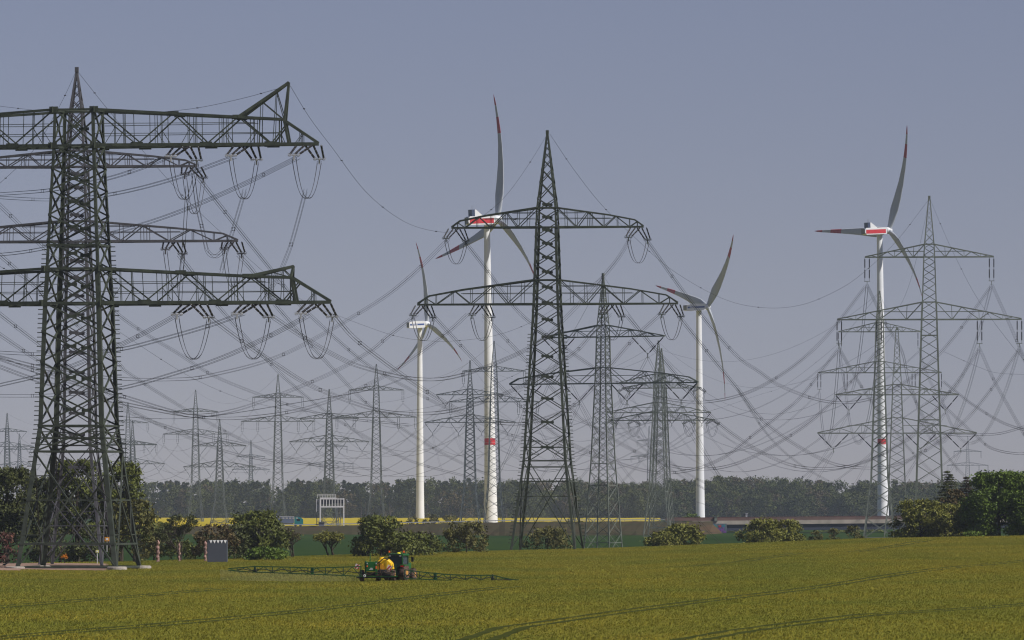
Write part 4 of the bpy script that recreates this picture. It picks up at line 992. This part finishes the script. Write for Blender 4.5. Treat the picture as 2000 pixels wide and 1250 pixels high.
for x0, y_ in ((625.5, 1027), (671.5, 1027)):
    l_ = MB(); l_.bar((gx(x0), 0, gzz(y_)), (gx(x0), 0, gzz(973)), .42); l_.build('leg', M_gal, gt)
for x0 in (618, 657, 664):
    l_ = MB(); l_.bar((gx(x0), 4, gzz(1026)), (gx(x0), 4, gzz(975 if x0 == 618 else 990)), .28); l_.build('leg', M_far, gt)
bc = MB()
for a_, b_ in (((640, 991), (629, 1006)), ((647, 991), (658, 1008)), ((629, 1010), (640, 1024)), ((655, 1010), (646, 1024)), ((664, 1005), (671, 1005)), ((664, 1013), (671, 1013)), ((618, 1008), (625, 1008)), ((618, 1018), (625, 1018))):
    bc.bar((gx(a_[0]), 1, gzz(a_[1])), (gx(b_[0]), 1, gzz(b_[1])), .16)
bc.build('bracing', M_far, gt)
hr = MB()
for y_ in (965.5, 968.5): hr.bar((gx(619), .8, gzz(y_)), (gx(656), .8, gzz(y_)), .13)
for i in range(8): hr.bar((gx(620 + i * 5), .8, gzz(972.5)), (gx(620 + i * 5), .8, gzz(965)), .13)
for i in range(10): hr.bar((gx(618), .5, gzz(975 + i * 2.4)), (gx(623), .5, gzz(975 + i * 2.4)), .12)
hr.bar((gx(618), .5, gzz(975)), (gx(618), .5, gzz(1000)), .16); hr.bar((gx(623), .5, gzz(975)), (gx(623), .5, gzz(1002)), .16)
hr.build('railing', M_gal, gt)

# lorry
Yl = Yr(560) + 2; s = Yl / F; zl = zr(560); lp = P(590, 1028, Yl); lr = empty('lorry', (lp.x, Yl, zl), 0, 'teal-cabbed lorry with long grey trailer on the motorway behind the dark round tree', 'lorry')
k = lambda px_: (px_ - 590) * s
b = MB(); b.box(((k(519) + k(574)) / 2, 0, 2.45), (k(574) - k(519), 2.5, 2.5)); b.build('trailer', mat('trailer_grey', (.12, .15, .21), .7, (.10, .12, .17), .3), lr)
b = MB(); b.box(((k(519) + k(574)) / 2, 0, 3.77), (k(574) - k(519) + .1, 2.6, .14)); b.build('trailer_roof', mat('trailer_top', (.5, .5, .5), .6), lr)
b = MB()
for i in range(10): b.box((k(521) + i * 1.28, -1.27, 3.15), (.8, .05, .5))
b.build('side_opening', mat('opening_pale', (.35, .33, .28), .7), lr)
M_teal = mat('teal_paint', (.012, .17, .17), .4)
b = MB(); pr = [(k(575), .6), (k(575), 3.55), (k(580), 3.75), (k(588), 3.3), (k(592), 2.6), (k(592), .6)]; b.prism([(a_, -1.2, z_) for a_, z_ in pr], None, (0, 2.4, 0)); cb = b.build('cab', M_teal, lr)
b = MB(); b.box((k(583), -1.22, 2.45), (1.2, .05, .8)); b.build('window', mat('glass_dark', (.01, .012, .016), .1), cb)
for i, px_ in enumerate((524, 528, 532, 577, 587)):
    for sy in (-1.1, 1.1):
        b = MB(); b.tube([(k(px_), sy - .15, .5), (k(px_), sy + .15, .5)], .5, 14); b.build('wheel', mat('tyre', (.02, .02, .02), .8), lr)
b = MB(); b.box((k(548), 0, 1.05), (k(574) - k(519) - 1, 1.2, .25)); b.build('chassis', mat('chassis_dark', (.03, .03, .04), .7), lr)

# ------------------------------------------------------------ shed, posts and signs around the yard
Ys = 905; p = P(424, 1093, Ys); s = Ys / F; z0 = G(p.x, Ys); hS = CZ - (1055 - HY) * s - z0
sh = empty('shed', (p.x, Ys, z0), 0, 'plain dark grey shed wall with row of white triangles along its top edge', 'shed')
b = MB(); b.box((0, 1.5, hS / 2 - .1), (38 * s, 3, hS + .2)); b.build('wall', mat('shed_grey', (.060, .066, .085), .85, (.052, .058, .075), .6), sh)
b = MB()
for i in range(5):
    x0 = (-17 + i * 7.0) * s; w_ = 6 * s
    b.prism([(x0 + .15, -.06, hS), (x0 + .15 + w_, -.06, hS), (x0 + .15 + w_ / 2, -.06, hS - 6.5 * s)], None, (0, .04, 0))
b.build('white_triangles', mat('pennant_white', (.8, .8, .8), .7), sh)
M_pink = mat('pink_speckle', (.42, .25, .21), .85, (.09, .06, .055), 3.5, detail=2); 
for i, (x0, t, w_, lb) in enumerate([(308, 1056, 7, 'speckled pinkish post in the hedge, leftmost of three beside the shed'), (350, 1062, 4, 'thin speckled pinkish post behind the half-bare tree trunk'), (401, 1058, 5.5, 'speckled pinkish post standing against the grey shed'), (118, 1064, 5, 'speckled pinkish post seen through the heavy pylon near the orange blossom'), (165, 1060, 4.5, 'speckled pinkish post seen through the heavy pylon, right of the orange blossom')]):
    Y = 925 + i; s = Y / F; p = P(x0, 1090, Y); z0 = G(p.x, Y); h_ = CZ - (t - HY) * s - z0; b = MB(); n_ = 9
    b.tube([(.06 * math.sin(j * 1.9), 0, h_ * j / n_) for j in range(n_ + 1)], [w_ * s / 2 * (1 + .22 * (-1) ** j) for j in range(n_ + 1)], 9)
    b.tube([(0, 0, h_), (0, 0, h_ + .12)], [w_ * s * .3, w_ * s * .15], 8)
    tag(b.build('carved_post', M_pink, loc=(p.x, Y, z0)), lb, 'post', 'speckled pinkish posts around the yard')
fl_ = np.random.default_rng(12)
Y = 901; s = Y / F; p = P(126, 1088, Y); z0 = G(p.x, Y); fr_ = empty('orange_bush', (p.x, Y, z0), 0, 'small bush with orange blossom seen through the heavy pylon', 'bush')
b = MB(); b.tube([(0, 0, -.2), (.05, 0, .9)], [.08, .04], 6); b.build('stem', M_bark, fr_)
quads('blossom', leafcloud(np.array([(0, 0, 1.1), (.3, 0, .9), (-.3, 0, .95)]), np.array([.32, .25, .25]), 260, .07, fl_), 4, mat('orange_petals', (.60, .20, .01), .8), fr_)
def plate(name, label, x0, y0, w_, h_, Y, m, m2, parent=None):
    s = Y / F; b = MB(); b.box((0, 0, 0), (w_ * s, .05, h_ * s)); b.box((0, -.04, 0), (w_ * s * .5, .03, h_ * s * .5), mi=1); b.bar((0, .06, -h_ * s * .5 - 1.5), (0, .06, h_ * s * .4), .07, mi=1)
    o = b.build(name, [m, m2], loc=P(x0, y0, Y)); tag(o, label, 'sign')
plate('warning_sign', 'orange number sign fixed by the right rear leg of the heavy pylon', 209, 1053, 9, 8, 848, mat('sign_orange', (.60, .26, .02), .6), M_white)
plate('notice_sign', 'small pale yellow notice seen between the legs of the heavy pylon', 190, 1077, 6, 5, 858, mat('sign_yellow', (.55, .55, .2), .6), M_white)
# birds
def bird(label, pos):
    b = MB(); b.tube([(-.22, 0, .16), (-.1, 0, .2), (.02, 0, .22), (.14, 0, .3), (.2, 0, .33), (.27, 0, .31)], [.02, .07, .10, .06, .055, .01], 8)
    b.bar((0, -.03, 0), (.01, -.03, .16), .02); b.bar((0, .03, 0), (.01, .03, .16), .02); b.prism([(-.2, -.04, .16), (-.42, -.03, .08), (-.4, .03, .1)], None, (0, .03, .02))
    o = b.build('crow', mat('crow_black', (.012, .012, .015), .5), loc=pos); o.scale = (1.6, 1.6, 1.6); tag(o, label, 'bird')
q = P(9, 1110, 835); bird('black crow standing on the gravel at the left edge', (q.x, q.y, G(q.x, q.y) + .05))
bird('black crow perched inside the upper left arm of the centre pylon', P(1007, 432, 1079))

# ------------------------------------------------------------ tractor and sprayer
TX = 752
lo = 690.0
tx_, ty_ = ray_ground(TX, 1135); TY = ty_; s = TY / F; tz = G(tx_, TY)
M_jg = mat('tractor_green', (.012, .095, .020), .35); M_bm = mat('boom_green', (.010, .052, .016), .5); M_yel = mat('tank_yellow', (.80, .48, .01), .35); M_blk = mat('black_parts', (.014, .014, .016), .5)
M_ty = mat('dusty_tyre', (.05, .042, .036), .9, (.14, .09, .07), 2.5); M_rim = mat('rim_yellow', (.55, .27, .05), .6, (.30, .17, .07), 2.0); M_glass = mat('cab_glass', (.02, .035, .035), .08)
M_beac = mat('beacon_orange', (.75, .12, .02), .4); M_hose = mat('hose_brown', (.06, .035, .02), .7)
TR = empty('tractor', (tx_ + .9, TY + 1.2, tz), R(-20), 'green tractor with dark glazed cab and orange beacons pulling the sprayer in the wheat', 'tractor')
def bx_(name, c, sz, m, parent, bev=.05, **k_):
    b = MB(); b.box(c, sz, **k_); o = b.build(name, m, parent)
    if bev: md = o.modifiers.new('bevel', 'BEVEL'); md.width = bev; md.segments = 2
    return o
cb = bx_('cab', (0, 1.5, 2.05), (1.65, 1.7, 1.35), M_glass, TR, taper=.92)
b = MB()
for sx in (-1, 1):
    for yy in (.66, 2.34): b.bar((sx * .82, yy, 1.3), (sx * .76, 1.5 + (yy - 1.5) * .93, 2.75), .11)
b.build('cab_pillar', M_jg, cb)
bx_('cab_roof', (0, 1.5, 2.86), (1.85, 2.0, .24), M_jg, TR, .08); bx_('roof_rear_trim', (0, .47, 2.85), (1.2, .06, .16), M_blk, TR, 0)
b = MB(); b.tube([(0, 1.6, 2.98), (0, 1.6, 3.08), (0, 1.6, 3.14)], [.22, .2, .05], 12); b.build('receiver_dome', mat('dome_yellow', (.75, .65, .04), .4), TR)
for sx in (-1, 1):
    b = MB(); b.bar((sx * .85, .9, 2.9), (sx * .85, .9, 3.1), .05); b.build('beacon_bracket', M_blk, TR)
    b = MB(); b.tube([(sx * .85, .9, 3.1), (sx * .85, .9, 3.26), (sx * .85, .9, 3.3)], [.10, .10, .04], 10); b.build('beacon', M_beac, TR)
    bx_('fender', (sx * .95, .85, 1.72), (.6, 1.5, .16), M_jg, TR, .05)
    bx_('tail_lamp', (sx * .95, .08, 1.62), (.3, .06, .14), mat('lamp_red', (.6, .02, .02), .4), TR, 0)
    b = MB(); b.bar((sx * .85, 2.3, 2.6), (sx * 1.35, 2.2, 2.6), .06); b.box((sx * 1.38, 2.2, 2.35), (.26, .1, .5)); b.build('mirror', M_blk, TR)
    for yy, rr, ww in ((.9, .92, .58), (3.5, .68, .48)):
        b = MB(); c = sx * .95; b.tube([(c - ww / 2, yy, rr), (c - ww / 2 + .06, yy, rr), (c + ww / 2 - .06, yy, rr), (c + ww / 2, yy, rr)], [rr * .88, rr, rr, rr * .88], 26)
        for j in range(22):
            a_ = j / 22 * 6.283; b.box((c + (ww * .22 if j % 2 else -ww * .22), yy + math.cos(a_) * rr, rr + math.sin(a_) * rr), (ww * .5, .09, .09))
        wo = b.build('wheel', M_ty, TR); b = MB(); b.tube([(c + sx * ww * .5, yy, rr), (c + sx * (ww * .5 + .03), yy, rr)], rr * .34, 18); b.build('rim', M_rim, wo)
bx_('bonnet', (0, 3.3, 1.55), (.95, 2.0, .85), M_jg, TR, .12); bx_('chassis', (0, 2.2, .95), (.7, 3.8, .6), M_blk, TR)
b = MB(); b.tube([(.72, 2.55, 1.5), (.72, 2.55, 3.0)], .07, 8); b.build('exhaust', M_blk, TR)
SP = empty('field_sprayer', (tx_ - .5, TY - 1.6, tz), R(-8), 'green and yellow crop sprayer with wide folding boom stretched over the wheat', 'sprayer')
b = MB(); pr = [(-.75, 1.15), (-.8, 1.8), (-.55, 2.3), (-.1, 2.5), (.5, 2.42), (.95, 2.0), (1.05, 1.25)]; b.prism([(a_ + .35, -.2, z_) for a_, z_ in pr], None, (0, 1.5, 0)); o = b.build('tank', M_yel, SP); md = o.modifiers.new('bevel', 'BEVEL'); md.width = .14; md.segments = 3
b = MB(); b.tube([(.1, .3, 2.45), (.1, .3, 2.62)], [.32, .28], 14); b.build('tank_lid', M_yel, o)
b = MB(); pr = [(-.42, 1.25), (-.45, 1.9), (-.1, 2.0), (.3, 1.65), (.4, 1.25)]; b.prism([(a_ + .2, -.26, z_) for a_, z_ in pr], None, (0, .05, 0)); b.build('tank_recess_shade', mat('tank_shade', (.55, .25, .01), .5), o)  # thin plate in a darker yellow, its colour stands in for a shaded recess
for xs_ in (.02, .72):
    b = MB(); b.bar((xs_, -.27, 1.15), (xs_ - .02, -.27, 2.2), .07, .04); b.build('tank_strap', M_blk, SP)
for q_ in range(4): bx_('ladder_rung', (1.62, -.5, .75 + q_ * .28), (.42, .06, .05), M_blk, SP, 0)
for sx in (1.42, 1.82): bx_('ladder_rail', (sx, -.5, 1.2), (.05, .06, 1.3), M_jg, SP, 0)
b = MB(); b.tube(catm([Vector(p_) for p_ in ((-.3, -.7, 1.9), (.1, -.75, 2.15), (.5, -.6, 2.5), (.9, -.1, 2.4))], 5), .06, 6); b.build('hose', M_blk, SP)
for sx in (-.6, .6): bx_('work_lamp', (sx, .46, 2.74), (.2, .08, .12), M_fit, TR, 0)
bx_('cabinet', (-.95, -.55, 1.62), (1.05, .5, 1.05), M_jg, SP, .06)
b = MB(); b.prism([(-1.1, -.82, 1.25), (-.65, -.82, 1.25), (-.7, -.82, 1.45), (-.9, -.82, 1.5)], None, (0, .015, 0)); b.build('cabinet_emblem', M_fit, SP)
bx_('mast', (-1.5, -.6, 1.45), (.2, .25, 1.5), M_jg, SP, .03); bx_('mast', (-.32, -.62, 1.45), (.2, .25, 1.5), M_jg, SP, .03)
b = MB(); b.bar((-1.05, -.3, 2.1), (-1.05, -.3, 3.05), .09); b.build('aerial', M_jg, SP)
for x0, z_ in ((-1.28, 1.95), (-1.28, 1.65), (-.28, 1.95), (-.28, 1.6), (-.28, 1.45)):
    bx_('marker_lamp', (x0, -.86, z_), (.13, .05, .16), M_beac if z_ < 1.9 else M_fit, SP, 0)
bx_('hose_reel', (.32, -.5, 1.05), (.9, .4, .5), M_blk, SP, .1); bx_('pump_frame', (-.4, -.3, .8), (3.3, .6, .4), M_blk, SP, .08)
bx_('lower_rail', (-.3, -.75, .42), (4.4, .16, .14), M_blk, SP, .04); bx_('lower_rail', (0, -.85, .55), (4.2, .1, .1), M_jg, SP, .02)
b = MB(); b.tube([(-1.55, -.98, .62), (-1.55, -.9, .62)], .15, 14); o = b.build('gauge', M_white, SP); b = MB(); b.tube([(-1.55, -1.0, .62), (-1.55, -.985, .62)], .06, 10); b.build('gauge_hub', M_blk, o)
for sx in (-2.0, -.2, 1.45):
    b = MB(); b.tube([(sx - .2, 0, .62), (sx + .2, 0, .62)], .62, 22); wo = b.build('wheel', M_ty, SP); b = MB(); b.tube([(sx + .2, 0, .62), (sx + .24, 0, .62)], .3, 14); b.build('rim', M_rim, wo)
for pts in ([(-1.6, -.9, .9), (-1.0, -1.0, .75), (-.5, -.95, 1.0), (0, -.98, .95)], [(.2, -.95, .6), (.5, -1, 1.1), (.9, -1, .9), (1.6, -1, .85)], [(-.3, -.9, .7), (.1, -.95, .8), (.25, -.95, 1.4)]):
    b = MB(); b.tube(catm([Vector(p_) for p_ in pts], 5), .045, 6); b.build('hose', M_hose, SP)
for sx, zz in ((-2.35, 1.62), (1.2, 1.52)):
    b = MB(); b.box((0, 0, 0), (.5, .03, .5)); 
    for j, (a0, a1) in enumerate(((-.25, -.08), (.08, .25))): b.prism([(a0, -.03, -.25), (a1, -.03, -.25), (min(a1 + .25, .25), -.03, .25 if a1 + .5 > .25 else 0), (min(a0 + .25, .25), -.03, .25)], None, (0, .01, 0), mi=1)
    o = b.build('warning_plate', [mat('plate_pale', (.6, .5, .48), .6), mat('plate_red', (.35, .03, .04), .6)], SP); o.location = (sx, -1.05, zz); o.rotation_euler = (0, R(20), 0)
# boom: truss arms read from their pixel outline, real depth at the back of the sprayer
iw = Matrix.Rotation(R(8), 4, 'Z') @ Matrix.Translation(-SP.location)
YB = TY - 2.7
BP = lambda x, y, dy=0: iw @ P(x, y, YB + dy)
for nm_, topl, botl in (('boom_arm', [(705, 1106.5), (660, 1108), (610, 1109.5), (560, 1107.5), (498, 1106.5), (470, 1108.5), (446, 1110.5)], [(705, 1125.5), (660, 1123.5), (610, 1121.5), (560, 1119.5), (498, 1117.5), (470, 1116), (446, 1114)]),
                        ('boom_arm', [(790, 1113), (830, 1118), (880, 1122.5), (930, 1124), (962, 1123), (990, 1130.5), (1014, 1133)], [(790, 1129.5), (830, 1131.5), (880, 1133.5), (930, 1134.5), (962, 1135), (990, 1135.5), (1014, 1135.5)])):
    am = MB(); xs = [p_[0] for p_ in topl]; x0, x1 = xs[0], xs[-1]; n_ = 15; order = np.argsort(xs)
    ft = lambda x: float(np.interp(x, np.array(xs)[order], np.array([p_[1] for p_ in topl])[order])); fb2 = lambda x: float(np.interp(x, np.array(xs)[order], np.array([p_[1] for p_ in botl])[order]))
    for dy in (0, .5):
        for i in range(n_):
            a_ = x0 + (x1 - x0) * i / n_; c_ = x0 + (x1 - x0) * (i + 1) / n_
            am.bar(BP(a_, ft(a_), dy), BP(c_, ft(c_), dy), .11, mi=0)
            if dy == 0: am.bar(BP(a_, fb2(a_), 0), BP(c_, fb2(c_), 0), .10)
            if i % 2 == 0: am.bar(BP(a_, ft(a_), dy), BP(a_, fb2(a_), 0), .09)
            am.bar(BP(a_, ft(a_), dy) if i % 2 else BP(a_, fb2(a_), 0), BP(c_, fb2(c_), 0) if i % 2 else BP(c_, ft(c_), dy), .065)
    ao = am.build(nm_, M_bm, SP)
    hs = MB(); pts = []
    for i in range(23): a_ = x0 + (x1 - x0) * i / 22 * .93; pts.append(BP(a_, (ft(a_) * .45 + fb2(a_) * .55) + 1.6 * math.sin(i * 1.7), -.12))
    hs.tube(catm(pts, 3), .045, 5); hs.build('hose', M_blk, ao)
    nz = MB()
    for i in range(30): a_ = x0 + (x1 - x0) * (i + .5) / 30; q = BP(a_, fb2(a_), 0); nz.bar(q, q + Vector((0, 0, -.14)), .05); 
    nz.build('nozzle_row', M_blk, ao)
    for xj in ((498, 610) if x0 < 750 else (962, 850)):
        jn = MB(); a_ = BP(xj, ft(xj) - 1.5, .2); c_ = BP(xj, fb2(xj), .2); jn.bar(c_, a_, .5 if xj in (498, 962) else .22, .35, w2=.2); jn.build('fold_joint', M_jg if xj in (610, 850) else M_blk, ao)

# fine spray drifting under the left boom
sm = MB(); q0 = [(430, 1112), (520, 1116), (620, 1119), (704, 1122)]; q1 = [(430, 1133), (520, 1135), (620, 1135.5), (704, 1135.5)]
for i, (a_, b_) in enumerate(zip(q0, q1)):
    k_ = len(sm.v); w_ = 1.2 if i in (0, 3) else 2.2
    sm.v += [tuple(P(a_[0], a_[1], YB + .4)), tuple(P(b_[0], b_[1], YB + .2)), tuple(P(b_[0], b_[1], YB + .4 + w_)), tuple(P(a_[0], a_[1], YB + .4 + w_))]
    if i:
        for j in range(4): sm.f.append((k_ - 4 + j, k_ + j, k_ + (j + 1) % 4, k_ - 4 + (j + 1) % 4)); sm.m.append(0)
sm.f += [(0, 1, 2, 3), (len(sm.v) - 1, len(sm.v) - 2, len(sm.v) - 3, len(sm.v) - 4)]; sm.m += [0, 0]
mm = bpy.data.materials.new('spray_droplets'); mm.use_nodes = True; mm.node_tree.nodes.clear(); o_ = mm.node_tree.nodes.new('ShaderNodeOutputMaterial'); v_ = mm.node_tree.nodes.new('ShaderNodeVolumePrincipled')
v_.inputs['Color'].default_value = (.9, .93, 1, 1); v_.inputs['Density'].default_value = .028; mm.node_tree.links.new(v_.outputs[0], o_.inputs['Volume'])
so_ = sm.build('spray_mist', mm); bmm = bmesh.new(); bmm.from_mesh(so_.data); bmesh.ops.recalc_face_normals(bmm, faces=bmm.faces); bmm.to_mesh(so_.data); bmm.free()
tag(so_, 'faint white spray mist drifting under the left boom arm', 'spray mist', kind='stuff')
# haze: one even volume around everything
hz = MB(); hz.box((0, 5950, 95), (17000, 12300, 0)) if False else None
hm_ = bpy.data.meshes.new('haze'); x0, x1, y0, y1, z0, z1 = -1500, 1500, -60, 5900, -3, 190
hm_.from_pydata([(x0, y0, z0), (x1, y0, z0), (x1, y1, z0), (x0, y1, z0), (x0, y0, z1), (x1, y0, z1), (x1, y1, z1), (x0, y1, z1)], [], [(3, 2, 1, 0), (4, 5, 6, 7), (0, 1, 5, 4), (1, 2, 6, 5), (2, 3, 7, 6), (3, 0, 4, 7)])
ho = bpy.data.objects.new('haze', hm_); COL.objects.link(ho); ho['kind'] = 'stuff'; ho['label'] = 'thin bluish haze over the plain'; ho['category'] = 'haze'
m = bpy.data.materials.new('haze_air'); m.use_nodes = True; m.node_tree.nodes.clear(); out = m.node_tree.nodes.new('ShaderNodeOutputMaterial'); pv = m.node_tree.nodes.new('ShaderNodeVolumePrincipled')
pv.inputs['Color'].default_value = (.74, .84, 1, 1); pv.inputs['Density'].default_value = HAZE; pv.inputs['Anisotropy'].default_value = -.25
m.node_tree.links.new(pv.outputs[0], out.inputs['Volume']); hm_.materials.append(m)
